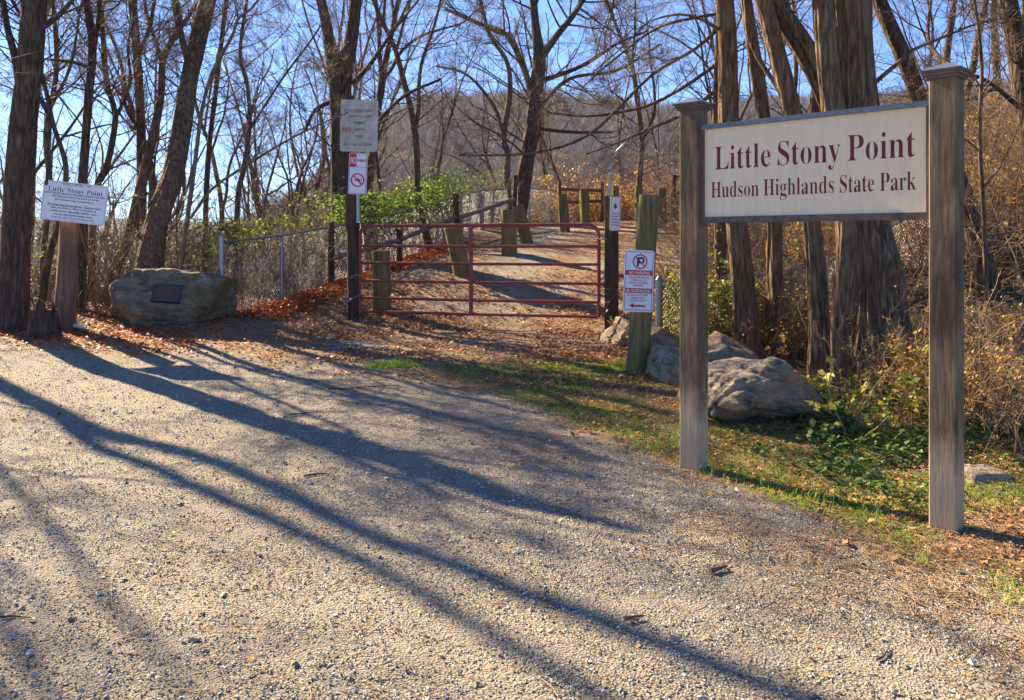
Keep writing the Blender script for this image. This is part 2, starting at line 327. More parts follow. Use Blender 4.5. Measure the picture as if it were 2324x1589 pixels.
def hill(name, prof, D, depth, base, seed, label, trees=0):
    us = np.linspace(prof[0][0], prof[-1][0], 260); vs = np.interp(us, [p[0] for p in prof], [p[1] for p in prof])
    X = (us - 1162) / F * D; Z = EYE + (HOR - vs) / F * D; tt = np.linspace(-1, .8, 60)
    V = []
    for t in tt:
        s = np.cos(np.clip(abs(t), 0, 1) * math.pi / 2) ** .8
        y = D + t * depth; x = X * (1 + t * depth / D * .4)
        z = base + (Z - base) * s + (fbm(x * .06 + seed, np.full_like(x, y * .06)) - .5) * D * .010 + (fbm(x * .012 + seed, np.full_like(x, y * .012)) - .5) * D * .03 * (1 - s) + (vn(x * .5, np.full_like(x, y * .5)) - .5) * D * .006
        V.append(np.stack([x, np.full_like(x, y), z], 1))
    nn = len(us); ii = (np.arange(len(tt) - 1)[:, None] * nn + np.arange(nn - 1)[None]).ravel()
    if trees:
        g = np.random.default_rng(seed); A = np.vstack(V[:38]); k = g.integers(0, len(A), trees); Pb = A[k] + g.normal(0, 1, (trees, 3)) * [2.5, 6, .5]; hgt = g.uniform(6, 13, trees); m = 12
        Pb = np.repeat(Pb, m, 0); hh = np.repeat(hgt, m) * g.uniform(.55, 1, trees * m); n_ = len(Pb); f0 = g.uniform(.0, .55, n_)[:, None]; up = np.array([0, 0, 1.]); dx = g.normal(0, .30, (n_, 3)) * hh[:, None]; dx[:, 2] = 0
        a0 = Pb + up * hh[:, None] * f0 * .8; tip = Pb + up * hh[:, None] + dx; w_ = nrm(g.normal(0, 1, (n_, 3)) * [1, .4, .1]) * g.uniform(.10, .3, n_)[:, None]
        fb = Buf(); fb.add(np.stack([a0 - w_, a0 + w_, tip], 1), None, np.arange(n_)[:, None] * 3 + [0, 1, 2], np.repeat(g.random(trees), m)); tag(fb.build('forest', M_FOREST, attr=True, smooth=False), 'bare woodland covering the far ridge', None, None, 'stuff')
    b = Buf(); b.add(np.vstack(V), np.stack([ii, ii + 1, ii + nn + 1, ii + nn], 1)); return tag(b.build(name, M_HILL), label, None, None, 'structure')
hill('hill', [(620, 560), (700, 500), (800, 420), (880, 345), (930, 298), (985, 270), (1100, 262), (1200, 262), (1350, 275), (1500, 292), (1650, 272), (1850, 268), (2100, 250), (2400, 200), (2900, 160)], 620, 380, -30, 3, 'bare wooded ridge behind the trail', 16000)
hill('hills', [(-1600, 480), (-900, 470), (-300, 500), (100, 496), (400, 505), (700, 515), (1000, 540)], 1900, 500, -15, 8, 'low far shore across the river')

# ------------------------------------------------------------------ lettering
import json
GL = json.loads('''{"C":[468,[[257,-11,137,20,56,104,26,228,56,351,139,435,259,465,367,440,388,435,402,439,413,449,419,465,437,465,437,308,420,308,356,407,328,427,298,439,265,443,198,419,157,347,144,226,159,114,203,46,278,24,358,45,428,106,447,89,395,33,332,0]]],"E":[442,[[14,0,14,17,62,30,75,78,75,369,62,425,16,439,16,455,399,455,399,320,383,320,375,357,361,386,340,406,312,420,276,428,232,430,200,428,186,417,183,388,183,246,193,246,221,248,243,256,259,269,288,345,304,345,304,118,287,118,273,181,241,213,185,222,183,222,183,67,192,35,230,28,313,39,371,75,411,143,430,143,402,0]]],"H":[523,[[15,0,15,17,62,32,75,81,75,379,62,424,16,439,16,455,242,455,242,439,204,432,187,415,182,379,182,251,342,251,342,379,337,415,320,432,282,439,282,455,507,455,507,439,461,424,449,379,449,81,461,33,507,17,507,0,282,0,282,17,329,31,342,81,342,221,182,221,182,81,194,32,242,17,242,0]]],"L":[426,[[15,0,15,17,62,32,75,81,75,379,62,425,16,439,16,455,250,455,250,439,208,434,188,416,182,379,182,83,185,47,200,31,234,28,315,40,370,80,409,154,427,154,402,0]]],"M":[634,[[14,0,14,17,61,32,75,79,75,382,71,416,53,432,15,439,15,455,185,455,317,142,449,455,617,455,617,439,573,423,560,378,560,85,565,43,582,23,617,17,617,0,396,0,396,17,433,25,450,44,455,83,455,399,288,0,270,0,105,389,105,80,107,57,112,41,120,30,169,17,169,0]]],"O":[525,[[261,-11,169,7,94,58,45,134,28,228,45,321,95,397,170,448,265,466,357,448,431,399,481,323,498,228,481,134,430,58,355,7],[265,12,328,36,367,108,379,228,376,293,365,346,348,389,324,419,294,437,260,443,196,419,158,347,145,228,149,163,159,109,177,67,201,37,230,18]]],"P":[418,[[15,0,15,17,62,32,75,81,75,379,62,424,16,439,16,455,214,455,336,440,390,398,409,332,404,296,390,266,367,240,334,221,292,209,242,206,182,206,182,81,194,32,242,17,242,0],[182,230,201,230,231,232,255,240,272,253,283,271,290,297,292,329,275,406,261,420,241,428,216,431,189,424,182,398]]],"S":[390,[[43,-11,43,158,62,158,111,50,136,30,164,19,197,15,220,17,241,24,257,36,269,51,276,69,279,89,273,117,255,140,225,160,163,191,77,253,62,276,53,302,50,332,67,403,115,449,185,466,229,461,282,448,291,446,300,445,310,447,317,454,320,466,339,466,339,319,322,319,293,385,248,429,194,445,140,426,128,413,122,398,120,380,137,336,189,303,253,273,317,233,350,188,359,133,339,58,281,8,192,-10,158,-8,126,1,98,9,85,12,69,7,61,-11]]],"T":[423,[[92,0,92,17,142,31,156,81,156,433,149,433,116,430,88,420,65,403,47,380,35,352,29,318,11,318,11,455,410,455,410,317,394,317,375,382,333,420,269,433,263,433,263,81,276,30,328,17,328,0]]],"W":[611,[[171,-11,32,393,15,427,-15,439,-15,455,181,455,181,439,150,432,140,410,148,373,223,153,301,353,286,399,267,429,229,439,229,455,439,455,439,439,413,436,398,427,393,412,399,386,474,166,541,369,549,406,538,430,503,439,503,455,624,455,624,439,594,421,575,379,446,-11,428,-11,316,309,190,-11]]],"a":[344,[[255,-10,226,-5,208,10,200,35,168,11,133,-4,95,-9,74,-6,55,0,40,11,29,26,22,43,20,63,25,91,39,115,63,136,199,190,199,241,187,282,148,296,123,293,109,286,104,274,113,257,123,231,110,202,77,191,45,203,33,236,49,278,95,308,162,318,205,315,239,307,263,292,280,271,290,244,293,210,293,62,295,40,304,34,320,42,329,28,306,7,281,-6],[151,34,174,41,199,63,199,169,154,151,127,123,118,84,122,56,133,39]]],"d":[370,[[140,-10,78,10,35,66,19,147,36,237,81,297,146,318,175,314,201,301,223,280,223,401,212,430,176,439,176,455,319,455,319,75,325,41,353,28,353,11,223,-10,223,39,201,12,173,-5],[171,28,202,41,223,76,223,242,206,270,174,281,155,277,141,267,130,250,118,153,130,58,140,42,153,32]]],"e":[301,[[154,-10,85,10,37,69,19,157,38,240,87,298,157,318,193,314,224,301,249,280,268,251,279,216,283,173,283,166,117,166,127,97,154,56,199,42,225,47,248,62,270,86,285,73,248,27,205,-1],[116,192,201,192,201,215,193,277,186,288,175,295,161,297,136,286,121,255,116,203]]],"g":[327,[[146,-140,48,-122,29,-108,18,-92,14,-75,20,-54,38,-38,69,-26,44,-10,29,9,24,30,42,74,102,110,58,135,31,169,22,212,40,268,88,305,157,318,233,304,317,304,317,268,268,268,291,203,276,151,234,116,172,103,157,103,142,104,112,94,101,71,105,59,119,51,141,49,175,49,259,40,303,13,316,-37,311,-67,296,-92,272,-113,239,-128,197,-137],[157,124,172,127,183,134,190,146,199,211,190,276,183,288,172,295,157,297,143,295,132,288,124,276,114,211,124,146,132,134,143,127],[161,-116,218,-111,252,-94,263,-66,262,-55,257,-47,249,-41,205,-34,97,-34,84,-45,76,-58,73,-73,76,-84,83,-94,95,-103]]],"h":[381,[[18,0,18,16,45,26,52,56,52,399,46,429,19,440,19,455,148,455,148,267,175,295,207,313,243,318,292,306,321,271,330,212,330,56,337,26,363,16,363,0,202,0,202,16,207,16,223,21,232,34,235,56,235,217,229,258,223,265,215,270,203,271,183,267,164,255,148,235,148,56,154,26,180,16,180,0]]],"i":[198,[[101,362,65,376,50,412,65,449,101,463,137,449,151,412,136,376],[18,0,18,16,45,26,52,56,52,252,47,285,20,293,21,310,148,310,148,56,154,26,180,16,180,0]]],"k":[359,[[17,0,17,16,45,26,52,56,52,398,47,429,20,439,21,455,148,455,148,169,227,248,244,278,240,287,228,292,209,293,206,293,206,310,345,310,345,293,320,289,297,278,275,260,222,209,346,34,376,16,376,0,211,0,211,16,217,16,229,18,237,23,239,32,232,49,163,147,148,134,148,56,154,26,180,16,180,0]]],"l":[199,[[18,0,18,16,45,26,52,56,52,398,47,429,20,439,20,455,148,455,148,56,154,26,180,16,180,0]]],"n":[381,[[18,0,18,16,45,26,52,56,52,253,46,284,19,294,19,310,148,310,148,267,175,296,207,313,243,318,292,306,321,271,330,212,330,56,337,26,363,16,363,0,202,0,202,16,207,16,223,21,232,34,235,56,235,217,229,258,223,265,215,270,203,271,183,267,164,255,148,235,148,56,154,26,180,16,180,0]]],"o":[336,[[169,-10,90,11,38,70,19,154,38,239,90,297,168,318,245,298,298,240,317,154,298,69,245,11],[169,11,186,14,199,24,209,39,217,81,220,154,208,271,198,286,185,296,169,299,151,296,138,286,128,271,117,154,120,82,128,39,138,24,152,14]]],"r":[287,[[18,0,18,16,45,26,52,56,52,252,46,285,20,293,21,310,146,310,146,252,187,301,233,318,275,304,289,266,278,234,248,222,222,231,207,250,189,260,162,241,149,192,149,56,159,25,197,16,197,0]]],"s":[288,[[151,-10,87,6,73,9,64,7,56,1,51,-9,36,-9,36,105,53,105,87,39,103,26,121,17,140,15,179,27,192,58,188,76,176,92,156,105,107,130,54,169,37,220,40,247,49,270,65,291,86,306,111,316,141,319,166,316,199,308,206,306,213,305,230,319,244,319,244,222,228,222,196,277,149,296,116,286,105,259,115,232,146,212,191,189,241,151,257,95,254,65,244,39,228,18,206,2,181,-7]]],"t":[228,[[124,-9,99,-7,80,-1,66,10,48,71,48,279,20,279,20,300,88,369,129,424,144,424,144,310,208,310,208,279,144,279,144,82,149,51,168,40,183,44,195,56,206,75,222,66,198,24,165,-1]]],"u":[375,[[131,-10,103,-7,81,2,65,17,46,97,46,248,39,282,11,294,11,310,142,310,142,74,151,46,177,36,196,39,213,49,228,66,228,248,221,283,189,294,189,310,324,310,324,70,331,39,360,30,360,13,228,-10,228,40,186,3]]],"y":[300,[[52,-140,10,-125,-7,-84,5,-53,36,-40,64,-49,75,-76,74,-81,74,-87,75,-94,79,-97,86,-99,114,-74,129,-44,140,-5,36,251,25,275,15,287,-3,293,-5,293,-5,310,162,310,162,293,136,289,128,275,130,267,133,257,185,119,230,241,236,260,238,274,229,289,203,293,203,310,300,310,300,293,277,281,259,242,162,-24,129,-96,95,-131]]]}''')
_dg = None
def _mesh_of(cu):
    o = bpy.data.objects.new('tmp', cu); COL.objects.link(o); bpy.context.view_layer.update()
    me = bpy.data.meshes.new_from_object(o.evaluated_get(bpy.context.evaluated_depsgraph_get()))
    V = np.array([v.co[:] for v in me.vertices]).reshape(-1, 3); P = [tuple(p.vertices) for p in me.polygons]
    bpy.data.objects.remove(o); bpy.data.curves.remove(cu); bpy.data.meshes.remove(me); return V, P
_gc = {}
def serif(s, track=0.0):
    V = []; P = []; x = 0; n = 0
    for c in s:
        if c == ' ': x += .25; continue
        if c not in _gc:
            cu = bpy.data.curves.new('g', 'CURVE'); cu.dimensions = '2D'; cu.fill_mode = 'BOTH'; cu.offset = -.006
            for sp in GL[c][1]:
                q = cu.splines.new('POLY'); m = len(sp) // 2; q.points.add(m - 1)
                for i in range(m): q.points[i].co = (sp[2 * i] / 1000, sp[2 * i + 1] / 1000, 0, 1)
                q.use_cyclic_u = True
            _gc[c] = _mesh_of(cu)
        v, p = _gc[c]; V.append(v + [x, 0, 0]); P += [tuple(i + n for i in f) for f in p]; n += len(v); x += GL[c][0] / 1000 + track
    return np.vstack(V), P
def sans(s, track=1.0):
    cu = bpy.data.curves.new('t', 'FONT'); cu.body = s; cu.resolution_u = 3; cu.offset = .018; cu.space_character = track; return _mesh_of(cu)
def put(buf, VP, x0, x1, z0, h=None, y=-.002, cap=None, mat=0, bold=0):
    """fit flat letters between x0 and x1, baseline z0; cap = height of a capital (for serif font .47 units) or h = height of bounding box"""
    V, P = VP; a, c = V.min(0), V.max(0); sx = (x1 - x0) / (c[0] - a[0])
    if cap is not None: sz = cap; zb = 0
    else: sz = h / (c[1] - a[1]); zb = a[1]
    O = np.stack([x0 + (V[:, 0] - a[0]) * sx, np.full(len(V), y), z0 + (V[:, 1] - zb) * sz], 1)
    for f in P:
        pass
    T = [f for f in P if len(f) == 3]; Q = [f for f in P if len(f) == 4]; L = [f for f in P if len(f) > 4]
    for f in L: T += [(f[0], f[i], f[i + 1]) for i in range(1, len(f) - 1)]
    buf.add(O, Q, T, 0, mat)
def rrect(x0, x1, z0, z1, r, n=5):
    p = []
    for cx, cz, a in ((x1 - r, z1 - r, 0), (x0 + r, z1 - r, 90), (x0 + r, z0 + r, 180), (x1 - r, z0 + r, 270)):
        for k in range(n + 1):
            t = math.radians(a + 90 * k / n); p.append((cx + r * math.cos(t), cz + r * math.sin(t)))
    return p
def plate(buf, x0, x1, z0, z1, r=.03, th=.003, y=0, mat=0):
    p = rrect(x0, x1, z0, z1, r); n = len(p); c = ((x0 + x1) / 2, (z0 + z1) / 2)
    V = [(a, y, b_) for a, b_ in p] + [(a, y + th, b_) for a, b_ in p] + [(c[0], y, c[1]), (c[0], y + th, c[1])]
    T = []; Q = []
    for i in range(n):
        j = (i + 1) % n; T += [(i, 2 * n, j), (n + j, 2 * n + 1, n + i)]; Q.append((i, j, n + j, n + i))
    buf.add(V, Q, T, 0, mat)
def ringr(buf, x0, x1, z0, z1, r, t, y, mat=0):
    a = rrect(x0, x1, z0, z1, r); c = rrect(x0 + t, x1 - t, z0 + t, z1 - t, max(r - t, .002)); n = len(a)
    buf.add([(p[0], y, p[1]) for p in a + c], [(i, (i + 1) % n, n + (i + 1) % n, n + i) for i in range(n)], None, 0, mat)
def ring(buf, cx, cz, r, t, y, n=40, mat=0):
    a = [(cx + q * math.cos(2 * math.pi * i / n), y, cz + q * math.sin(2 * math.pi * i / n)) for q in (r, r - t) for i in range(n)]
    buf.add(a, [(i, (i + 1) % n, n + (i + 1) % n, n + i) for i in range(n)], None, 0, mat)
def disc(buf, cx, cz, r, y, n=16, mat=0):
    buf.add([(cx + r * math.cos(2 * math.pi * i / n), y, cz + r * math.sin(2 * math.pi * i / n)) for i in range(n)] + [(cx, y, cz)], None, [(i, (i + 1) % n, n) for i in range(n)], 0, mat)
def bar(buf, x0, z0, x1, z1, t, y, mat=0):
    d = np.array([x1 - x0, z1 - z0]); d = d / np.linalg.norm(d); p = np.array([-d[1], d[0]]) * t / 2
    buf.add([(x0 + p[0], y, z0 + p[1]), (x0 - p[0], y, z0 - p[1]), (x1 - p[0], y, z1 - p[1]), (x1 + p[0], y, z1 + p[1])], [(0, 1, 2, 3)], None, 0, mat)
def bolts(parent, pts, y, r=.008, mat=None):
    for x, z in pts:
        b = Buf(); b.tube([(x, y, z), (x, y - .006, z)], [r, r * .8], 8); b.build('bolt', mat or M_BOLT, parent, smooth=False)

# ------------------------------------------------------------------ main park sign
PH = math.radians(-44.4)
LP = np.array([1.233, 5.676]); RP = np.array([2.369, 4.564]); SPAN = float(np.linalg.norm(RP - LP))
sg = thing('park_sign', 'large cream sign board with maroon serif lettering between two square wooden posts', 'sign', (LP[0], LP[1], 0), math.atan2(RP[1] - LP[1], RP[0] - LP[0]))
def bevbox(buf, cx, cy, w, z0, z1, bv=.008, mat=0, wob=.0, n=26, top=True):
    a = w / 2; c = a - bv; ring8 = [(a, -c), (a, c), (c, a), (-c, a), (-a, c), (-a, -c), (-c, -a), (c, -a)]
    V = []
    for k in range(n):
        z = z0 + (z1 - z0) * k / (n - 1)
        for j, (x, y) in enumerate(ring8):
            e = 1 + wob * (vn(z * 3 + j * 7.7, cx * 9) - .5); V.append((cx + x * e, cy + y * e, z))
    Q = [(k * 8 + j, k * 8 + (j + 1) % 8, k * 8 + 8 + (j + 1) % 8, k * 8 + 8 + j) for k in range(n - 1) for j in range(8)]
    T = []
    V.append((cx, cy, z1)); t = len(V) - 1
    T += [((n - 1) * 8 + j, (n - 1) * 8 + (j + 1) % 8, t) for j in range(8)]
    buf.add(V, Q, T, 0, mat)
for px, zb in ((0, H(*LP)), (SPAN, H(*RP))):
    b = Buf(); bevbox(b, px, 0, .14, zb - .3, 2.475, .007, wob=.02); po = b.build('post', M_POST, sg, smooth=False)
    b = Buf()
    for hw, z0, z1 in ((.082, 2.476, 2.490), (.094, 2.491, 2.508)): b.box(px - hw, px + hw, -hw, hw, z0, z1)
    h = .104
    V = [(px + sx * h, sy * h, 2.5085) for sx, sy in ((-1, -1), (1, -1), (1, 1), (-1, 1))] + [(px + sx * h, sy * h, 2.520) for sx, sy in ((-1, -1), (1, -1), (1, 1), (-1, 1))] + [(px, 0, 2.566)]
    b.add(V, [(0, 1, 5, 4), (1, 2, 6, 5), (2, 3, 7, 6), (3, 0, 4, 7), (3, 2, 1, 0)], [(4, 5, 8), (5, 6, 8), (6, 7, 8), (7, 4, 8)])
    b.build('cap', M_FRAME, po, smooth=False)
    b = Buf()
    V = [(px + sx * (h + .001), sy * (h + .001), 2.5205) for sx, sy in ((-1, -1), (1, -1), (1, 1), (-1, 1))] + [(px, 0, 2.570)]
    b.add(V, [(3, 2, 1, 0)], [(0, 1, 4), (1, 2, 4), (2, 3, 4), (3, 0, 4)]); b.build('cap_cover', M_CAP, po, smooth=False)  # upper skin of the cap, its blue standing for reflected sky
x0 = .0705; x1 = SPAN - .0705; zt = 2.350; zb_ = 1.742
b = Buf(); b.box(x0 + .025, x1 - .025, -.018, .018, zb_ + .012, zt - .012); pn = b.build('panel', M_CREAM, sg, smooth=False)
b = Buf(); b.box(x0, x1, -.040, .040, zt - .012, zt + .018); b.build('top_rail', M_CAP, sg, smooth=False)
b = Buf(); b.box(x0, x1, -.032, .032, zb_ - .028, zb_ + .012); b.build('bottom_rail', M_FRAME, sg, smooth=False)
for a, c in ((x0, x0 + .025), (x1 - .025, x1)):
    b = Buf(); b.box(a, c, -.030, .030, zb_ + .012, zt - .012); b.build('side_rail', M_FRAME, sg, smooth=False)
b = Buf(); XL = .08
# words spaced as on the board
def words(buf, ws, z, cap, y):
    for (t, a, c) in ws: put(buf, serif(t), a, c, z, cap=cap / .470, y=y)
def tp(u, dd=0):
    k = (u - 1162) / F; t = (k * 5.62 - 1.29) / (1.022 + k); return .08 + t * 1.43
words(b, [('Little', tp(1487 + 290 * .4788), tp(1487 + 552 * .4788)), ('Stony', tp(1487 + 587 * .4788), tp(1487 + 884 * .4788)), ('Point', tp(1487 + 918 * .4788), tp(1487 + 1238 * .4788))], 2.064, .158, -.0186)
words(b, [('Hudson', tp(1487 + 272 * .4788), tp(1487 + 497 * .4788)), ('Highlands', tp(1487 + 520 * .4788), tp(1487 + 853 * .4788)), ('State', tp(1487 + 881 * .4788), tp(1487 + 1043 * .4788)), ('Park', tp(1487 + 1071 * .4788), tp(1487 + 1242 * .4788))], 1.880, .108, -.0186)
b.build('lettering', M_MAROON, pn, smooth=False)

# ------------------------------------------------------------------ gate
GLp = W(816.6, 512, 12.44); GRp = W(1359, 512, 11.49); gd = GRp[:2] - GLp[:2]; GW = float(np.linalg.norm(gd)); GA = math.atan2(gd[1], gd[0])
gt = thing('tube_gate', 'closed dark red six-rail tubular steel gate across the trail', 'gate', (GLp[0], GLp[1], 0), GA)
zT, zB = 1.81, .545
b = Buf(); R_ = .15; pts = [(0, 0, zB)]
pts += [(0, 0, zT - R_)] + [(R_ - R_ * math.cos(t), 0, zT - R_ + R_ * math.sin(t)) for t in np.linspace(0, math.pi / 2, 8)[1:]]
pts += [(GW * k / 10, 0, zT) for k in range(1, 10)] + [(GW - R_ + R_ * math.sin(t), 0, zT - R_ + R_ * math.cos(t)) for t in np.linspace(0, math.pi / 2, 8)] + [(GW, 0, zB)]
b.tube(pts, .026, 12); b.build('frame', M_GATE, gt)
for z in (1.515, 1.265, 1.00, .745, .545):
    b = Buf(); b.tube([(.02, 0, z), (GW * .25, 0, z - .004), (GW * .5, 0, z - .008), (GW * .75, 0, z - .004), (GW - .02, 0, z)], .021, 10); b.build('rail', M_GATE, gt)
b = Buf(); b.box(GW * .485 - .024, GW * .485 + .024, -.0225, .0225, zB + .0, zT - .012); b.build('upright', M_GATE, gt, smooth=False)
b = Buf(); b.tube([(GW - .01, -.01, 1.0), (GW + .10, -.02, .985)], .02, 8); b.box(GW + .07, GW + .13, -.05, .0, .95, 1.02); b.build('latch', M_GATE, gt, smooth=False)
def chain(parent, pts, name='chain'):
    P = [np.array(p, float) for p in pts]; b = Buf(); L = [0]
    for i in range(1, len(P)): L.append(L[-1] + float(np.linalg.norm(P[i] - P[i - 1])))
    s = 0; k = 0
    while s < L[-1] - .02:
        f = lambda q: np.array([np.interp(q, L, [p[j] for p in P]) for j in range(3)])
        c = f(s + .012); d = nrm(f(s + .024) - f(s)); a = nrm(np.cross(d, [.3, .9, .2])); 
        if k % 2: a = np.cross(d, a)
        b.tube([c + d * .02 * math.cos(t) + a * .011 * math.sin(t) for t in np.linspace(0, 2 * math.pi, 9)], .0038, 5, cap=False); s += .027; k += 1
    return b.build(name, M_CHAIN, parent)
chain(gt, [(-.24, -.13, .72), (-.13, -.14, .70), (-.02, -.10, .76), (.04, -.04, .80), (-.02, .10, .77), (-.22, .13, .73)])
chain(gt, [(-.03, -.05, 1.02), (-.08, -.12, 1.05), (-.03, -.08, 1.09), (.06, -.02, 1.06)])
chain(gt, [(GW - .06, -.05, 1.63), (GW + .02, -.07, 1.615), (GW + .08, -.09, 1.62), (GW + .14, -.08, 1.61)])

# gate posts
gp = G(801, 728)[0]; gp[1] = 12.45; gp[0] = (801 - 1162) / F * 12.45; hp = H(gp[0], gp[1])
t = thing('gate_post', 'dark tarred round hinge post under the stacked metal signs', 'post', (gp[0], gp[1], 0), 0)
b = Buf(); kk = np.linspace(0, 1, 24); zz = hp - .3 + (2.28 - hp + .3) * kk
pts = np.stack([.012 * np.sin(kk * 5) - .008 + kk * .012, 0 * kk, zz], 1); rr = np.where(zz > 1.80, .108, .092) * (1 + .05 * (vn(kk * 9, 3) - .5)); b.tube(pts, rr, 14); b.build('shaft', M_DARKWOOD, t)
b = Buf(); V = []
b.tube([(.02, 0, 2.28), (.022, 0, 2.31), (.03, 0, 2.335)], [.10, .085, .05], 9); b.build('splintered_top', M_DARKWOOD, t)
rp = (W(1388, 700, 11.42)); hp2 = H(rp[0], rp[1])
t = thing('gate_post', 'square dark latch post with a small white notice on its side', 'post', (rp[0], rp[1], 0), math.radians(-35))
b = Buf(); bevbox(b, 0, 0, .145, hp2 - .3, 2.20, .006, wob=.05); b.build('shaft', M_DARKWOOD, t, smooth=False)

def sign_thing(name, label, corner_px, D, w, h, yaw, roll=0, cat='sign', group=None):
    """corner_px = centre (u, v); local frame: x right, z up, faces -y"""
    c = W(corner_px[0], corner_px[1], D); t = thing(name, label, cat, tuple(c), 0, group); t.rotation_euler = (0, roll, yaw); return t
# rules sign
k = 12.28 / F
sw, sh = 85.5 * k, 117.5 * k
t = sign_thing('rules_sign', 'weathered grey metal rules sign above the red no swimming sign', (815, 285.5), 12.28, sw, sh, 0, math.radians(-1.2) * -1)
b = Buf(); plate(b, -sw / 2, sw / 2, -sh / 2, sh / 2, .035); pl = b.build('plate', M_WSIGN, t, smooth=False)
X = lambda c: (c - 420) / 530 * sw; Z = lambda c: -(c - 440) / 730 * sh
b = Buf(); br = Buf()
for s, a, c, y, hh in (('LITTLE STONY POINT', 205, 605, 250, 42), ('DAWN TO DUSK', 277, 590, 327, 40), ('SWIMMING', 345, 505, 416, 38), ('CAMPING', 345, 500, 514, 38), ('FIRES', 357, 475, 612, 38), ('ALL DOGS ON LEASH', 205, 605, 722, 42)):
    put(b, sans(s, 1.25), X(a), X(c), Z(y), h=hh / 730 * sh, y=-.0015)
put(br, sans('NO', 1.1), X(188), X(306), Z(532), h=74 / 730 * sh, y=-.0015); put(br, sans('NO', 1.1), X(191), X(309), Z(533), h=74 / 730 * sh, y=-.0018)
b.build('lettering', M_GREYTXT, pl, smooth=False); br.build('red_lettering', M_SIGNRED, pl, smooth=False)
bolts(pl, [(X(432), Z(152)), (X(415), Z(742))], 0)
# no swimming sign
sw, sh = 42 * k, 94 * k
t2 = sign_thing('no_swimming_sign', 'narrow white and red no swimming sign with a crossed-out swimmer', (812, 394), 12.26, sw, sh, 0, math.radians(2.2))
b = Buf(); plate(b, -sw / 2, sw / 2, -sh / 2, sh / 2, .03); pl = b.build('plate', M_WHITE, t2, smooth=False)
X = lambda c: (c - 398) / 262 * sw; Z = lambda c: -(c - 1120) / 585 * sh
b = Buf(); ringr(b, X(275), X(521), Z(1405), Z(835), .025, .008, -.0015)
b.add([(X(278), -.0014, Z(1022)), (X(372), -.0014, Z(1022)), (X(372), -.0014, Z(838)), (X(278), -.0014, Z(838))], [(0, 1, 2, 3)]); bar(b, X(278), Z(1027), X(520), Z(1027), .008, -.0016)
r_ = 98 / 262 * sw; ring(b, X(398), Z(1212), r_, r_ * .2, -.0022); bar(b, X(398) - r_ * .66, Z(1212) + r_ * .66, X(398) + r_ * .66, Z(1212) - r_ * .66, r_ * .2, -.0020)
disc(b, X(453), Z(1205), .011, -.0017); b.add([(X(350), -.0018, Z(1222)), (X(400), -.0018, Z(1185)), (X(425), -.0018, Z(1195)), (X(445), -.0018, Z(1240)), (X(415), -.0018, Z(1225)), (X(360), -.0018, Z(1228))], None, [(0, 5, 1), (1, 5, 4), (1, 4, 2), (2, 4, 3)])
put(b, sans('SWIMMING'), X(378), X(512), Z(958), h=44 / 585 * sh, y=-.0015)
b.build('red_lettering', M_SIGNRED, pl, smooth=False)
b = Buf(); put(b, sans('NO'), X(290), X(364), Z(985), h=100 / 585 * sh, y=-.0022); b.build('lettering', M_WHITE, pl, smooth=False)
bolts(pl, [(X(415), Z(860))], 0)
# steel channel both plates are bolted to
b = Buf(); cpos = W(813, 400, 12.33); b.box(-.022, .022, 0, .016, 0, 1.50); ch = b.build('sign_channel', M_GALV, None, smooth=False)
ch.location = (cpos[0], 12.30, 1.85); tag(ch, 'slim steel channel rising from the hinge post behind the two metal signs', 'pole')

# welcome post, sign
wp, wD = G(146, 745)
t = thing('sign_post', 'thick reddish cut-off log post carrying the welcome sign', 'post', tuple(wp), 0)
kk = np.linspace(0, 1, 26); b = Buf(); zt = EYE + (HOR - 485) / F * wD - wp[2]; dx = (158 - 146) / F * wD
pts = np.stack([kk * dx * .9 - .01 * np.sin(kk * 6), 0 * kk, -.25 + (zt + .25) * kk], 1)
def ridged(buf, pts, rad, sides=24, ridge=.05, freq=9, seed=0, flare=0, zfreq=.35, mat=0, cap=True):
    P = np.asarray(pts, float); K = len(P); T = np.gradient(P, axis=0); T = nrm(T)
    A = np.zeros_like(P); a = np.array([1., 0, 0]); a = nrm(a - T[0] * a.dot(T[0]))
    for i in range(K): a = nrm(a - T[i] * a.dot(T[i])); A[i] = a
    B = np.cross(T, A); th = np.arange(sides) * 2 * math.pi / sides
    sl = np.concatenate([[0], np.cumsum(np.linalg.norm(np.diff(P, axis=0), axis=1))])
    sides_ = sides; cyc = -1 + 5 * np.abs(vn(np.cos(th)[None] * freq * .5 + 40 + seed * 3.1, np.sin(th)[None] * freq * .5 + sl[:, None] * zfreq * 3 + seed) - .5)
    big = (vn(np.cos(th)[None] * 1.3 + 11 + seed, np.sin(th)[None] * 1.3 + sl[:, None] * .8 + seed * 2) - .5) * 2
    R = np.asarray(rad, float)[:, None] * (1 + ridge * cyc + .08 * big)
    if flare: R = R * (1 + flare * np.exp(-sl[:, None] / .22) * (1 + .5 * np.cos(th[None] * 4 + seed)))
    V = P[:, None] + R[..., None] * (A[:, None] * np.cos(th)[None, :, None] + B[:, None] * np.sin(th)[None, :, None])
    k = np.arange(K - 1)[:, None] * sides; j = np.arange(sides)[None]; j2 = (j + 1) % sides
    buf.add(V, np.stack([k + j, k + j2, k + sides + j2, k + sides + j], -1), None, 0, mat)
    if cap: buf.add(np.vstack([V[-1], P[-1][None]]), None, [(i, (i + 1) % sides, sides) for i in range(sides)], 0, mat)
wr = np.interp(kk, [0, .1, 1], [26, 23.5, 19]) / F * wD
ridged(b, pts, wr, 22, .05, 8, 3, .25); b.build('shaft', M_WELCOME, t)
k = (wD - .22) / F; sw, sh = 147.5 * k, 90 * k
t = sign_thing('welcome_sign', 'white tilted metal welcome sign with black print on the log post', (168.5, 460), wD - .22, sw, sh, 0, math.radians(6.5))
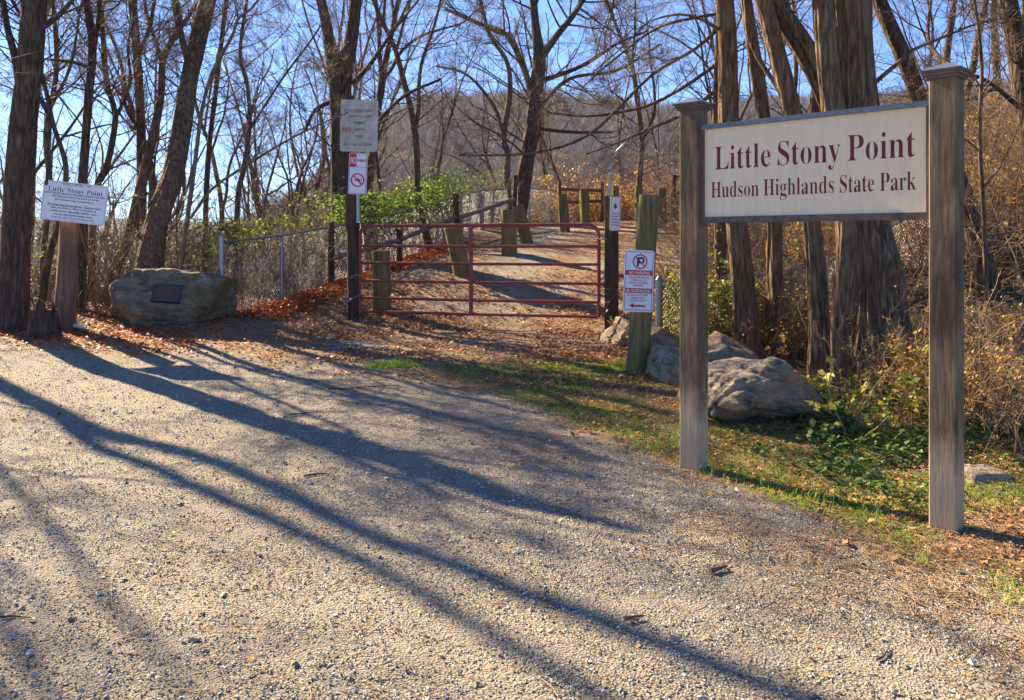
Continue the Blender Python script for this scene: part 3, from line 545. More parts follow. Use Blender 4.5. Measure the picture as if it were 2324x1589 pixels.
b = Buf(); plate(b, -sw / 2, sw / 2, -sh / 2, sh / 2, .03); pl = b.build('plate', M_WHITE, t, smooth=False)
b = Buf(); ringr(b, -sw / 2 + .012, sw / 2 - .012, -sh / 2 + .012, sh / 2 - .012, .022, .003, -.0015)
put(b, serif('WELCOME TO', .03), -.21 * sw, .23 * sw, .405 * sh, cap=.075 * sh / .47, y=-.002)
put(b, serif('Little Stony Point', .02), -.42 * sw, .42 * sw, .235 * sh, cap=.12 * sh / .47, y=-.002)
for s, a, c, z, hh in (('ONE OF THE MOST BEAUTIFUL AND SPECIAL PLACES ON THE RIVER', -.47, .47, .165, .045), ('We hope you enjoy it as much as we do', -.36, .37, .085, .06), ('and ask your help in preserving it.', -.30, .31, .005, .06),
    ('All refuse must be carried out. Take out more', -.41, .42, -.125, .06), ('than you bring in. Pitch in and pick up', -.35, .35, -.205, .06), ('a little extra - especially plastics, cans', -.35, .36, -.285, .06), ('and any non-biodegradable items.', -.30, .31, -.365, .06), ('Thank You, Little Stony Point Citizens Assn.', -.34, .34, -.435, .045)):
    put(b, sans(s), a * sw, c * sw, z * sh, h=hh * sh, y=-.002)
b.build('lettering', M_BLACK, pl, smooth=False); bolts(pl, [(0, sh * .455), (0, -sh * .475)], 0)

# no parking post and sign
pb, pD = G(1443, 843)
t = thing('log_post', 'tall greenish round log post behind the no parking sign', 'post', tuple(pb), 0)
b = Buf(); tz = EYE + (HOR - 444) / F * pD - pb[2]; tx = (1472.5 - 1443) / F * pD; kk = np.linspace(0, 1, 24)
ridged(b, np.stack([kk * tx, 0 * kk, -.3 + (tz + .3) * kk], 1), np.interp(kk, [0, 1], [25.5, 23]) / F * pD, 22, .02, 6, 5); b.build('shaft', M_POST_G, t)
k = (pD - .16) / F; sw, sh = 67 * k, 140 * k
t = sign_thing('no_parking_sign', 'white and red bilingual no parking sign with a left arrow', (1449.5, 638), pD - .16, sw, sh, math.radians(-4), math.radians(2.0))
b = Buf(); plate(b, -sw / 2, sw / 2, -sh / 2, sh / 2, .03); pl = b.build('plate', M_WHITE, t, smooth=False)
X = lambda c: (c - 618) / 310 * sw; Z = lambda c: -(c - 1152) / 640 * sh
b = Buf(); ringr(b, X(474), X(762), Z(1457), Z(847), .022, .006, -.0015)
for a, c in ((1040, 1092), (1228, 1278)): b.add([(X(478), -.0014, Z(c)), (X(758), -.0014, Z(c)), (X(758), -.0014, Z(a)), (X(478), -.0014, Z(a))], [(0, 1, 2, 3)])
for s, a, c, y, hh in (('VIOLATORS WILL BE', 510, 728, 1124, 20), ('TOWED AWAY AT', 530, 706, 1152, 20), ("VEHICLE OWNER'S", 517, 718, 1180, 20), ('EXPENSE', 566, 664, 1208, 20), ('SU VEHICULO SERA', 506, 722, 1308, 20), ('REMOLCADO', 546, 680, 1337, 20), ('A COSTA SUYO', 530, 694, 1366, 20)):
    put(b, sans(s), X(a), X(c), Z(y), h=hh / 640 * sh, y=-.0015)
bar(b, X(570), Z(1410), X(698), Z(1410), .022, -.0015); b.add([(X(524), -.0015, Z(1408)), (X(574), -.0015, Z(1436)), (X(574), -.0015, Z(1380))], None, [(0, 1, 2)])
r_ = 77 / 310 * sw; ring(b, X(626), Z(950), r_, r_ * .17, -.0030); bar(b, X(626) - r_ * .66, Z(950) + r_ * .66, X(626) + r_ * .66, Z(950) - r_ * .66, r_ * .15, -.0028)
b.build('red_lettering', M_SIGNRED, pl, smooth=False)
b = Buf(); put(b, sans('NO PARKING', 1.05), X(513), X(730), Z(1083), h=32 / 640 * sh, y=-.0022); put(b, sans('NO SE ESTACIONE'), X(488), X(742), Z(1270), h=32 / 640 * sh, y=-.0022); b.build('lettering', M_WHITE, pl, smooth=False)
b = Buf()
bar(b, X(604), Z(1000), X(604), Z(904), .022, -.0018); ring(b, X(637), Z(936), .036, .0185, -.0020); bar(b, X(598), Z(913), X(636), Z(913), .018, -.0021); bar(b, X(598), Z(959), X(636), Z(959), .018, -.0022)
b.build('black_lettering', M_BLACK, pl, smooth=False); bolts(pl, [(X(629), Z(868)), (X(606), Z(1436))], 0)
# small notice on the latch post
t = thing('notice_sign', 'small white notice with a green tree emblem on the dark latch post', 'sign', tuple(W(1396.5, 485, 11.30)), 0); t.rotation_euler = (0, math.radians(1), math.radians(38)); k = 11.3 / F; sw, sh = 27 * k, 78 * k
t.rotation_euler = (0, math.radians(1), math.radians(25))
b = Buf(); plate(b, -sw / 2, sw / 2, -sh / 2, sh / 2, .018); pl = b.build('plate', M_WHITE, t, smooth=False)
b = Buf(); ringr(b, -sw / 2 + .006, sw / 2 - .006, -sh / 2 + .006, sh / 2 - .006, .015, .004, -.0015)
disc(b, 0, .20 * sh, .026, -.0016, 12); disc(b, 0, .26 * sh, .016, -.0018, 12); bar(b, 0, .13 * sh, 0, .2 * sh, .012, -.0019); b.build('green_emblem', M_GREEN, pl, smooth=False)
b = Buf()
for i, s in enumerate(('LITTLE STONY', 'POINT', 'HUDSON', 'HIGHLANDS', 'STATE PARK')): put(b, sans(s), -.36 * sw, .36 * sw, (-.02 - .085 * i) * sh, h=.045 * sh, y=-.0015)
b.build('lettering', M_GREYTXT, pl, smooth=False)

# ------------------------------------------------------------------ round log bollards
def bollard(label, ut, vt, ub, vb, wt, wb, D=None):
    p, DD = G(ub, vb)
    if D: DD = D; p = np.array([(ub - 1162) / F * D, D, H((ub - 1162) / F * D, D)])
    t = thing('log_bollard', label, 'bollard', tuple(p), 0, 'round log bollards along the trail')
    z = EYE + (HOR - vt) / F * DD - p[2]; x = (ut - ub) / F * DD; kk = np.linspace(0, 1, 18); b = Buf()
    ridged(b, np.stack([kk * x, 0 * kk, -.25 + (z + .25) * kk], 1), np.interp(kk, [0, 1], [wb / 2, wt / 2]) / F * DD, 20, .03, 6, len(label), cap=False); b.build('shaft', M_POST_G, t)
    b = Buf(); r = wt / 2 / F * DD; d = nrm(np.array([x, 0, z])); a = nrm(np.cross(d, [0, 1, 0])); c = np.cross(d, a); c0 = np.array([x, 0, z]); n = 20
    b.add([c0 + (a * math.cos(q) + c * math.sin(q)) * r * .985 + d * .004 for q in np.linspace(0, 2 * math.pi, n, False)] + [c0 + d * .006], None, [(i, (i + 1) % n, n) for i in range(n)] + [((i + 1) % n, i, n) for i in range(0)]); b.build('cut_top', M_CUT, t, smooth=False)
bollard('short mossy bollard just behind the left part of the gate', 865, 570, 867, 700, 42, 42)
bollard('dark leaning bollard seen through the middle of the gate', 1029, 518, 1056, 624, 40, 40)
bollard('upright bollard touching the leaning one at the trail bend', 1154, 477, 1157, 577, 33, 36)
bollard('leaning bollard with a pale cut top at the trail bend', 1175, 466, 1202, 552, 27, 29)
bollard('bollard at the far left foot of the split rail fence', 1276, 442, 1283, 527, 21, 24)
bollard('bollard in front of the split rail fence, right of the yellow bush', 1326, 430, 1329, 508, 20, 22)
bollard('bollard right behind the latch post of the gate', 1397, 423, 1399, 500, 16, 19, 24.5)
bollard('pale bollard left of the tall log post on the crest', 1450, 423, 1450, 498, 17, 20, 24.5)
bollard('pale bollard right of the tall log post on the crest', 1502, 428, 1503, 493, 19, 20, 24.0)

# ------------------------------------------------------------------ split rail fences
def post_px(parent, ut, vt, ub, vb, wpx, D, mat, name='post'):
    p = W(ub, vb, D); z0 = H(p[0], D); q = W(ut, vt, D); b = Buf(); b.tube([(p[0], D, z0 - .2), (p[0] * .5 + q[0] * .5, D, (z0 + q[2]) / 2), (q[0], D, q[2])], [wpx / 2 / F * D] * 3, 7); return b.build(name, mat, parent, smooth=False)
def rail(parent, pts, r, mat, name='rail', sides=7):
    b = Buf(); b.tube([W(*p) for p in pts], r, sides); return b.build(name, mat, parent)
t = thing('rail_fence', 'weathered grey wooden rail fence running up the left side of the trail', 'fence')
for a in ((752, 505, 752, 653, 15, 14.9), (906, 520, 907, 590, 14, 17.0), (1034, 440, 1038, 540, 15, 20.0), (1170, 398, 1166, 500, 11, 24.0)): post_px(t, *a, M_DARKWOOD)
rail(t, [(760, 583, 14.9), (835, 566, 15.9), (906, 545, 17.0)], .05, M_RAILWOOD); rail(t, [(906, 545, 17.0), (985, 512, 18.8), (1036, 492, 20.0)], .05, M_RAILWOOD); rail(t, [(1000, 508, 19.2), (1080, 482, 21.5), (1168, 452, 24.0)], .055, M_RAILWOOD)
t = thing('rail_fence', 'red-brown split rail fence on the crest of the trail', 'fence')
for a in ((1270, 411, 1269, 497, 9, 26), (1366, 414, 1365, 494, 9, 26.4)): post_px(t, *a, M_REDWOOD)
for v0, v1 in ((429, 433), (457, 456)): rail(t, [(1270, v0, 26), (1318, v0 + 2, 26.2), (1366, v1, 26.4)], .055, M_REDWOOD)
t = thing('rail_fence', 'dark wooden rail fence end left of the big park sign', 'fence')
post_px(t, 1529, 397, 1529, 500, 11, 23.5, M_DARKWOOD)
for v in (402, 437, 462, 480): rail(t, [(1529, v, 23.5), (1560, v + 1, 23.4), (1600, v + 2, 23.2)], .05, M_DARKWOOD)

# ------------------------------------------------------------------ chain link fences
def mesh_panel(a, c, h0, h1, cell=.055, r=.0022):
    """diamond wire between two posts at ground points a, c (x, y), from h0 to h1 above the ground"""
    a = np.array(a); c = np.array(c); L = float(np.linalg.norm(c - a)); hh = h1 - h0; d = (c - a) / L; P = []
    n = int(L / cell) + int(hh / cell) + 2; K = 14
    for s in (1, -1):
        for i in range(n):
            x0 = i * cell - (hh if s > 0 else 0); xa, za = x0, 0.0; xb, zb = x0 + hh * s, hh
            if s < 0: xa, xb = x0, x0 - hh
            t = np.linspace(0, 1, 200); xs = xa + (xb - xa) * t; zs = t * hh; ok = (xs >= 0) & (xs <= L)
            if ok.sum() < 8: continue
            t = np.linspace(t[ok][0], t[ok][-1], K); xs = xa + (xb - xa) * t; zs = t * hh; X = a[0] + d[0] * xs; Y = a[1] + d[1] * xs
            off = .004 * s * np.cos(np.arange(K) * math.pi)
            P.append(np.stack([X - d[1] * off, Y + d[0] * off, (hz(a[0], a[1]) * (1 - xs / L) + hz(c[0], c[1]) * xs / L) + h0 + zs], 1))
    P = np.array(P); b = Buf(); b.tubes(P, np.full(P.shape[:2], r), 4); return b
def link_fence(label, pts, h, cell, r):
    t = thing('chain_link_fence', label, 'fence')
    for i, (x, y) in enumerate(pts):
        z = H(x, y); b = Buf(); rr = .042 if i == 0 else .028; b.tube([(x, y, z - .2), (x, y, z + h + .06)], rr, 10)
        if i == 0: b.tube([(x, y, z + h + .06), (x, y, z + h + .10)], [rr, rr * .4], 10)
        b.build('post', M_GALV, t)
    for i in range(len(pts) - 1):
        (x, y), (x2, y2) = pts[i], pts[i + 1]
        b = Buf(); b.tube([(x, y, H(x, y) + h - .03), (x2, y2, H(x2, y2) + h - .03)], .021, 8); b.build('top_rail', M_GALV, t)
        mesh_panel((x, y), (x2, y2), .04, h - .05, cell, r).build('wire_mesh', M_GALV, t)
f0 = G(503, 722)[0]
def u2(u, D): return ((u - 1162) / F * D, D)
link_fence('galvanised chain link fence climbing from the plaque boulder past the gate', [(f0[0], f0[1]), (float(xf(13.3)), 13.3), (float(xf(15.2)), 15.2), (float(xf(17.4)), 17.4), (float(xf(19.8)), 19.8), u2(1097, 22.5), u2(1201, 26.3), u2(1267, 27.5)], 1.10, .068, .0036)
fr = W(1496, 696, 9.9)
link_fence('short chain link fence behind the tall log post and the trees', [(fr[0], 9.9), (2.7, 10.6), (4.2, 11.2), (6.0, 11.6)], .86, .06, .003)
# bent pipe on the crest
b = Buf(); D = 22.0; b.tube([W(u, v, D) for u, v in ((1383, 505), (1383, 437), (1385, 400), (1388, 374), (1393, 358), (1402, 342), (1415, 329))], .042, 8); bp = b.build('bent_pipe', M_PIPE); b = Buf(); b.tube([W(1415, 329, D), W(1478, 358, D - .3), W(1545, 384, D - .6), W(1600, 402, D - .8)], .022, 7); b.build('stay_cable', M_GALV, bp); tag(bp, 'bent grey pipe arching up behind the latch post', 'pipe')

# ------------------------------------------------------------------ boulders
import bmesh
from mathutils.bvhtree import BVHTree
_ico = {}
def ico(n):
    if n not in _ico:
        bm = bmesh.new(); bmesh.ops.create_icosphere(bm, subdivisions=n, radius=1); bm.verts.ensure_lookup_table()
        _ico[n] = (np.array([v.co[:] for v in bm.verts]), np.array([[v.index for v in f.verts] for f in bm.faces])); bm.free()
    return _ico[n]
def boulder(name, label, loc, planes, mat, seed=0, rough=.03, rot=0, sub=6, k=34, cat='boulder'):
    V, T = ico(sub); R = np.zeros(len(V))
    for n, d in planes:
        n = nrm(np.array(n, float)); R += (np.maximum(V @ n, 0) / d) ** k
    R = R ** (-1.0 / k); P = V * R[:, None]
    f = fbm(P[:, 0] * 3.1 + P[:, 2] * 1.7 + seed, P[:, 1] * 3.3 + P[:, 2] * 2.3 + seed, 5) - .5
    g = fbm(P[:, 0] * 1.3 + 5 + seed, P[:, 2] * 9 + P[:, 1] * 1.5, 4) - .5
    # broken ledges: the surface steps in along tilted layers
    lay_ = P[:, 2] + .25 * P[:, 0] + .12 * np.sin(P[:, 1] * 3 + seed) + f * .12; st = (lay_ * 9 + seed) % 1.0; st = np.minimum(st, 1 - st) * 2
    e = fbm(P[:, 0] * 11 + seed, P[:, 2] * 13 + P[:, 1] * 9, 4) - .5; r2 = np.abs(fbm(P[:, 0] * 2.4 + 3 * seed, P[:, 1] * 2.4 + P[:, 2] * 2.9, 3) - .5)
    P = P + V * (f * rough * 2.4 + g * rough * 1.4 + e * rough * .8 - (1 - sstep(0, .35, st)) * rough * .45 - (1 - sstep(0, .05, r2)) * rough * .6)[:, None]
    b = Buf(); b.add(P, None, T); o = b.build(name, mat, smooth=True); o.location = tuple(loc); o.rotation_euler = (0, 0, rot); return tag(o, label, cat)
lb, lD = G(365, 745); s = lD / F
c = np.array([(346 - 1162) * s, lD + .42, H((372 - 1162) * s, lD) + .30])
bo = boulder('boulder', 'long grey mossy boulder with a small framed plaque beside the fence post', c,
    [((.06, -1, .40), .42), ((.10, .1, 1), .44), ((-.62, -.1, 1.0), .62), ((-.95, -.35, .05), .74), ((-.75, -.62, -.55), .52), ((.18, -.8, -.62), .40), ((1, -.1, -.1), .78), ((.9, -.1, .6), .88), ((.6, -.3, -.8), .52), ((0, 1, .2), .5), ((0, 0, -1), .5)], M_ROCKM, 3, .045)
bpy.context.view_layer.update()
bv = BVHTree.FromPolygons([bo.matrix_world @ v.co for v in bo.data.vertices], [tuple(p.vertices) for p in bo.data.polygons])
def cast(u, v):
    d = Vector(W(u, v, 1.0)) - Vector((0, 0, EYE)); return bv.ray_cast(Vector((0, 0, EYE)), d.normalized())
hp_ = [cast(u, v)[0] for u, v in ((349, 650), (408, 652), (410, 686), (352, 684))]
if all(hp_):
    ex = ((hp_[1] - hp_[0]) + (hp_[2] - hp_[3])).normalized(); ez = ((hp_[0] - hp_[3]) + (hp_[1] - hp_[2])).normalized(); ey = ez.cross(ex).normalized(); ez = ex.cross(ey)
    c0 = (hp_[0] + hp_[1] + hp_[2] + hp_[3]) / 4; pw = (hp_[1] - hp_[0]).length / 2; ph = (hp_[0] - hp_[3]).length / 2
    Mx = Matrix((ex, ey, ez)).transposed(); R3 = np.array(Mx); off = np.array(c0) - c
    b = Buf(); b.box(-pw, pw, -.035, .03, -ph, ph, M=(R3, off)); plq = b.build('plaque', simple('bronze_plaque', (.11, .07, .045), .5, .4, var=.5, sc=60), bo, smooth=False)
    b = Buf()
    for a, c_, e, f in ((-pw - .01, pw + .01, ph - .012, ph + .01), (-pw - .01, pw + .01, -ph - .01, -ph + .012), (-pw - .01, -pw + .012, -ph + .012, ph - .012), (pw - .012, pw + .01, -ph + .012, ph - .012)): b.box(a, c_, -.045, .028, e, f, M=(R3, off))
    b.build('plaque_frame', simple('bronze_frame', (.06, .07, .085), .5, .5), plq, smooth=False)
q, qD = G(1740, 982); s = qD / F
boulder('boulder', 'largest pale grey boulder with a flat cracked front between the sign posts', (q[0] - .02, qD + .42, H(q[0], qD) + .22),
    [((.10, -1, -.06), .42), ((-.30, -.75, .75), .42), ((.25, -.9, .55), .47), ((-.15, .1, 1), .28), ((.5, .1, .9), .33), ((.85, -.3, .5), .46), ((-.95, -.25, .3), .36), ((1, -.5, -.15), .62), ((0, 1, .3), .42), ((0, -.5, -1), .22), ((-.3, 0, -1), .24), ((-.8, -.75, -.2), .44)], M_ROCK, 9, .05)
p, d = G(1515, 872); boulder('boulder', 'blue-grey rock end sticking out left behind the left sign post', (p[0] + .10, d + .25, p[2] + .10), [((-1, -.2, .3), .18), ((-.4, -1, .2), .22), ((.2, -.2, 1), .17), ((1, 0, .2), .35), ((0, 1, 0), .3), ((0, 0, -1), .2)], M_ROCK, 14, .02, sub=4)
p, d = G(1655, 870); boulder('boulder', 'dark-topped rock slab behind the largest boulder', (p[0], d + .45, p[2] + .16), [((-.5, -.2, 1), .20), ((.45, -.25, 1), .22), ((.1, -1, .1), .28), ((1, 0, .2), .42), ((-1, 0, .2), .40), ((0, 1, 0), .3), ((0, 0, -1), .3)], M_ROCKT, 18, .03, sub=4)
p, d = G(1425, 790); boulder('boulder', 'pale sandstone rock peeking out left behind the no parking post', (p[0] + .05, d + .25, p[2] + .08), [((-.7, -.3, .6), .17), ((0, -1, .1), .2), ((.5, 0, 1), .2), ((1, 0, 0), .22), ((0, 1, 0), .3), ((0, 0, -1), .3)], M_ROCKT, 21, .03, sub=4)
p, d = G(1505, 838); boulder('boulder', 'rounded brown rock under the leafy fence right of the no parking post', (p[0] + .0, d + .35, p[2] + .20), [((-.5, -.3, 1), .24), ((0, -1, .1), .24), ((.4, 0, 1), .22), ((1, 0, 0), .30), ((-1, 0, .1), .26), ((0, 1, 0), .3), ((0, 0, -1), .3)], M_ROCKT, 25, .035, sub=4)
p, d = G(2245, 1092); boulder('boulder', 'low flat grey rock half buried right of the right sign post', (p[0], d + .1, p[2] + .0), [((0, 0, 1), .055), ((0, -1, .7), .12), ((1, 0, .5), .13), ((-1, 0, .5), .12), ((0, 1, 0), .15), ((0, 0, -1), .1)], M_ROCK, 29, .012, sub=4)
p, d = G(1800, 700); boulder('boulder', 'small pale rock on the shaded bank between the tree trunks', (p[0], d, p[2] + .08), [((-.3, -.3, 1), .13), ((0, -1, .2), .15), ((1, 0, .3), .19), ((-1, 0, .3), .17), ((0, 1, 0), .15), ((0, 0, -1), .2)], M_ROCK, 33, .02, sub=4)
# stump, pale log, sticks
st, sD = G(100, 765); b = Buf(); kk = np.linspace(0, 1, 10); ridged(b, np.stack([0 * kk, 0 * kk, -.12 + .46 * kk], 1), np.interp(kk, [0, .3, 1], [.19, .14, .125]), 22, .28, 5, 4, .3); 
for a_ in range(9): b.tube([(.1 * math.cos(a_ * .7), .1 * math.sin(a_ * .7), .25), (.105 * math.cos(a_ * .7 + .1), .105 * math.sin(a_ * .7 + .1), .36 + .09 * math.sin(a_ * 2.1))], [.035, .008], 6)
o = b.build('tree_stump', M_BARK_D); o.location = tuple(st); tag(o, 'jagged rotten tree stump left of the welcome sign post', 'stump')
p, d = G(178, 748); b = Buf(); b.tube([(-.10, .02, .05), (-.03, 0, .045), (.04, -.01, .035), (.11, -.03, .02)], [.022, .025, .024, .018], 10); o = b.build('branch_piece', simple('pale_wood', (.75, .70, .66), .6)); o.location = tuple(p); tag(o, 'short pale bleached piece of branch on the ground by the boulder', 'branch')
def stick(label, pts, r, mat=None):
    P = []
    for u, v in pts:
        g_, _ = G(u, v); P.append(g_ + [0, 0, r * .9 + .006])
    b = Buf(); b.tube(P, np.linspace(r, r * .4, len(P)), 6); tag(b.build('stick', mat or M_BARK_B), label, 'stick')
stick('long thin dark twig lying on the gravel right of the middle', [(745, 886), (790, 885), (840, 881), (905, 878)], .008)
stick('small twig with knots on the gravel below the middle', [(690, 1086), (712, 1081), (735, 1079), (748, 1082)], .008)
stick('short straight twig on the gravel at left', [(655, 944), (690, 941), (722, 937)], .006)
stick('flat reddish bark strip on the gravel in front of the sign', [(1612, 1306), (1630, 1300), (1650, 1294)], .014, M_REDWOOD)
stick('thin dark twig at the left edge of the picture', [(0, 1406), (30, 1405), (68, 1408)], .005)
stick('curved dark twig near the bottom right', [(1990, 1505), (2003, 1499), (2012, 1488), (2016, 1478)], .006)
stick('brown sliver of bark on the gravel at bottom centre', [(1418, 1414), (1440, 1409), (1462, 1405)], .009, M_REDWOOD)

# ------------------------------------------------------------------ branches
def rng(s): return np.random.default_rng(s)
def grow(P0, D0, L, R0, K, wander, up, g, tip=.3):
    N = len(L); P = np.zeros((N, K, 3)); P[:, 0] = P0; d = nrm(D0)
    for k in range(1, K):
        d = nrm(d + g.normal(0, wander, (N, 3)) + np.array([0, 0, up])); P[:, k] = P[:, k - 1] + d * (L / (K - 1))[:, None]
    return P, R0[:, None] * np.linspace(1, tip, K)[None]
def sprout(P, R, n, t0, t1, Ls, Rs, ang, g, K, wander, up, Lmin=.05, tip=.3, Rmax=1, absL=None):
    N, Kp, _ = P.shape; M = N * n; pi = np.repeat(np.arange(N), n); t = (g.random(M) * (t1 - t0) + t0) * (Kp - 1); i = np.minimum(t.astype(int), Kp - 2); f = (t - i)[:, None]
    pos = P[pi, i] * (1 - f) + P[pi, i + 1] * f; tan = nrm(P[pi, i + 1] - P[pi, i]); r = R[pi, i] * (1 - f[:, 0]) + R[pi, i + 1] * f[:, 0]
    per = nrm(np.cross(tan, g.normal(0, 1, (M, 3)))); a = ang * (1 + g.normal(0, .25, M)); d = tan * np.cos(a)[:, None] + per * np.sin(a)[:, None]
    if absL is None: PL = np.linalg.norm(np.diff(P, axis=1), axis=2).sum(1)[pi]; L = PL * Ls * g.uniform(.45, 1.15, M)
    else: L = g.uniform(absL[0], absL[1], M)
    L = np.maximum(L * (1.15 - .5 * t / (Kp - 1)), Lmin)
    return grow(pos, d, L, np.minimum(r * Rs, Rmax), K, wander, up, g, tip)
def resample(pts, rad, step=.16):
    P = np.array(pts, float); r = np.array(rad, float); n = len(P)
    E = np.vstack([2 * P[0] - P[1], P, 2 * P[-1] - P[-2]]); re = np.concatenate([[r[0]], r, [r[-1]]]); out = []; ro = []
    for i in range(n - 1):
        a, b_, c_, d = E[i:i + 4]; m = max(2, int(np.linalg.norm(c_ - b_) / step))
        for k in range(m):
            t = k / m; out.append(.5 * ((2 * b_) + (-a + c_) * t + (2 * a - 5 * b_ + 4 * c_ - d) * t * t + (-a + 3 * b_ - 3 * c_ + d) * t ** 3)); ro.append(re[i + 1] * (1 - t) + re[i + 2] * t)
    out.append(P[-1]); ro.append(r[-1]); return np.array(out), np.array(ro)
def clear(P, R, org):
    # branches never grow through the room in front of the two signs hung among the trees
    Q = P + org; bad = np.zeros(len(P), bool)
    for x0, x1, y0, y1, z0, z1 in ((-6.5, -5.2, 8.5, 11.0, 1.65, 2.55), (-2.75, -1.75, 9.5, 12.32, 2.1, 3.9), (1, 2.6, 3.5, 5.8, 1.2, 2.7), (1.2, 1.7, 7, 8.9, .4, 1.7)):
        bad |= ((Q[..., 0] > x0) & (Q[..., 0] < x1) & (Q[..., 1] > y0) & (Q[..., 1] < y1) & (Q[..., 2] > z0) & (Q[..., 2] < z1)).any(1)
    return P[~bad], R[~bad]
def twigs_on(paths, g, n1=24, L1=(1.0, 2.4), t0=.25, ang=1.0, up=.05, wander=.13, dens=(7, 7, 4), r1=.013, zmax=99, org=0):
    """paths: list of (P (K,3), R (K)); returns thick branches and twig arrays"""
    out = []
    tot = sum(np.linalg.norm(np.diff(P, axis=0), axis=1).sum() for P, R in paths); B = []
    for P, R in paths:
        zc = np.nonzero(P[:, 2] > zmax)[0]; t1 = 1.0 if not len(zc) else max(.3, zc[0] / len(P)); l = np.linalg.norm(np.diff(P, axis=0), axis=1).sum(); n = max(2, int(round(n1 * l / tot)))
        B.append(sprout(P[None], R[None], n, min(t0, t1 - .2), t1, 0, .45, ang, g, 11, wander, up, absL=L1, Rmax=r1, tip=.25))
    P1 = np.concatenate([b_[0] for b_ in B]); R1 = np.maximum(np.concatenate([b_[1] for b_ in B]), .0035); P1, R1 = clear(P1, R1, org); out.append((P1, R1, 6))
    P2, R2 = sprout(P1, R1, dens[0], .15, 1.0, .50, .55, .85, g, 8, .15, .03); R2 = np.maximum(R2, .0025); P2, R2 = clear(P2, R2, org); out.append((P2, R2, 4))
    P3, R3 = sprout(P2, R2, dens[1], .15, 1.0, .50, .55, .8, g, 6, .16, .02, .12); R3 = np.maximum(R3, .0018); P3, R3 = clear(P3, R3, org); out.append((P3, R3, 3))
    if dens[2]:
        P4, R4 = sprout(P3, R3, dens[2], .1, 1.0, .55, .6, .75, g, 4, .18, .0, .10); out.append((P4, np.maximum(R4, .0014), 3))
    return out
def make_tree(name, label, cat, loc, paths, seed, bark, twig=None, ridge=.06, freq=3, sides=30, flare=.3, group=None, leafmat=None, nleaf=0, **kw):
    """paths: list of (pts, radii) in world space; the first is the trunk"""
    t = thing(name, label, cat, tuple(loc), 0, group); g = rng(seed); L = np.array(loc); RP = [resample(p, r) for p, r in paths]; RP = [(p - L, r) for p, r in RP]
    b = Buf()
    for i, (p, r) in enumerate(RP): ridged(b, p, r, sides if r.max() > .05 else 10, ridge, freq, seed + i, flare if i == 0 else 0)
    tw = twigs_on(RP, g, org=L, **kw)
    b.tubes(tw[0][0], tw[0][1], 6); b.build('trunk', bark, t)
    b = Buf()
    for P, R, s_ in tw[1:]: b.tubes(P, R, s_)
    b.build('crown', twig or M_TWIG, t)
    if nleaf:
        P = tw[-1][0].reshape(-1, 3); q = P[g.integers(0, len(P), nleaf)]; b = Buf(); leaves(b, q, g.uniform(.03, .055, nleaf), g); b.build('leaves', leafmat, t, attr=True)
    return t
def leaves(buf, P, s, g, flat=0.0, rnd=None):
    N = len(P); n = g.normal(0, 1, (N, 3)); n[:, 2] = np.abs(n[:, 2]) + flat * 3; n = nrm(n); a = nrm(np.cross(n, g.normal(0, 1, (N, 3)))); c_ = np.cross(n, a); s = np.asarray(s)[:, None]
    k = g.uniform(-.15, .35, (N, 1)); wd = g.uniform(.28, .45, (N, 1))
    V = np.stack([P - a * s * .5, P + c_ * s * wd + n * s * k, P + a * s * .5 + n * s * k * .5, P - c_ * s * wd + n * s * k], 1); i = np.arange(N)[:, None] * 4
    buf.add(V, None, np.concatenate([i + [0, 1, 2], i + [0, 2, 3]]), np.tile(g.random(N) if rnd is None else rnd, 2))

def px_path(pts, D, g, ground=False, ext=0, dd=0.0):
    """(u, v, w) list -> world points and radii at depth D; ext metres grown on above the frame"""
    n = len(pts); P = [W(u, v, D + dd * i / max(1, n - 1)) for i, (u, v, w_) in enumerate(pts)]; R = [w_ / 2 / F * D for _, _, w_ in pts]
    if ground:
        p = P[0].copy(); p[2] = H(p[0], p[1]) - .12; P[0] = p
    if ext:
        d = nrm(P[-1] - P[-2]); K = 12; Q, _ = grow(P[-1][None], d[None], np.array([ext]), np.array([1.0]), K, .12, .03, g); P += list(Q[0, 1:]); R += list(R[-1] * np.linspace(1, .25, K)[1:])
    return P, R
def T(label, trunk, D=None, forks=(), seed=1, ext=1.3, bark=None, name='bare_tree', lean=0.0, **kw):
    g = rng(seed * 13 + 1)
    if D is None: D = hit(trunk[0][0], trunk[0][1])
    paths = [px_path(trunk, D, g, True, ext, lean)]
    for f in forks:
        e = f[0] if not hasattr(f[0], '__len__') else 0; q = f[1:] if e else f; paths.append(px_path(list(q), D + lean * .8, g, False, e, g.uniform(-.4, .4)))
    kw.setdefault("zmax", 4.9 if D < 14 else 7)
    b0 = paths[0][0][0]; loc = (b0[0], b0[1], H(b0[0], b0[1]))
    return make_tree(name, label, 'tree', loc, paths, seed, bark or M_BARK_D, **kw)

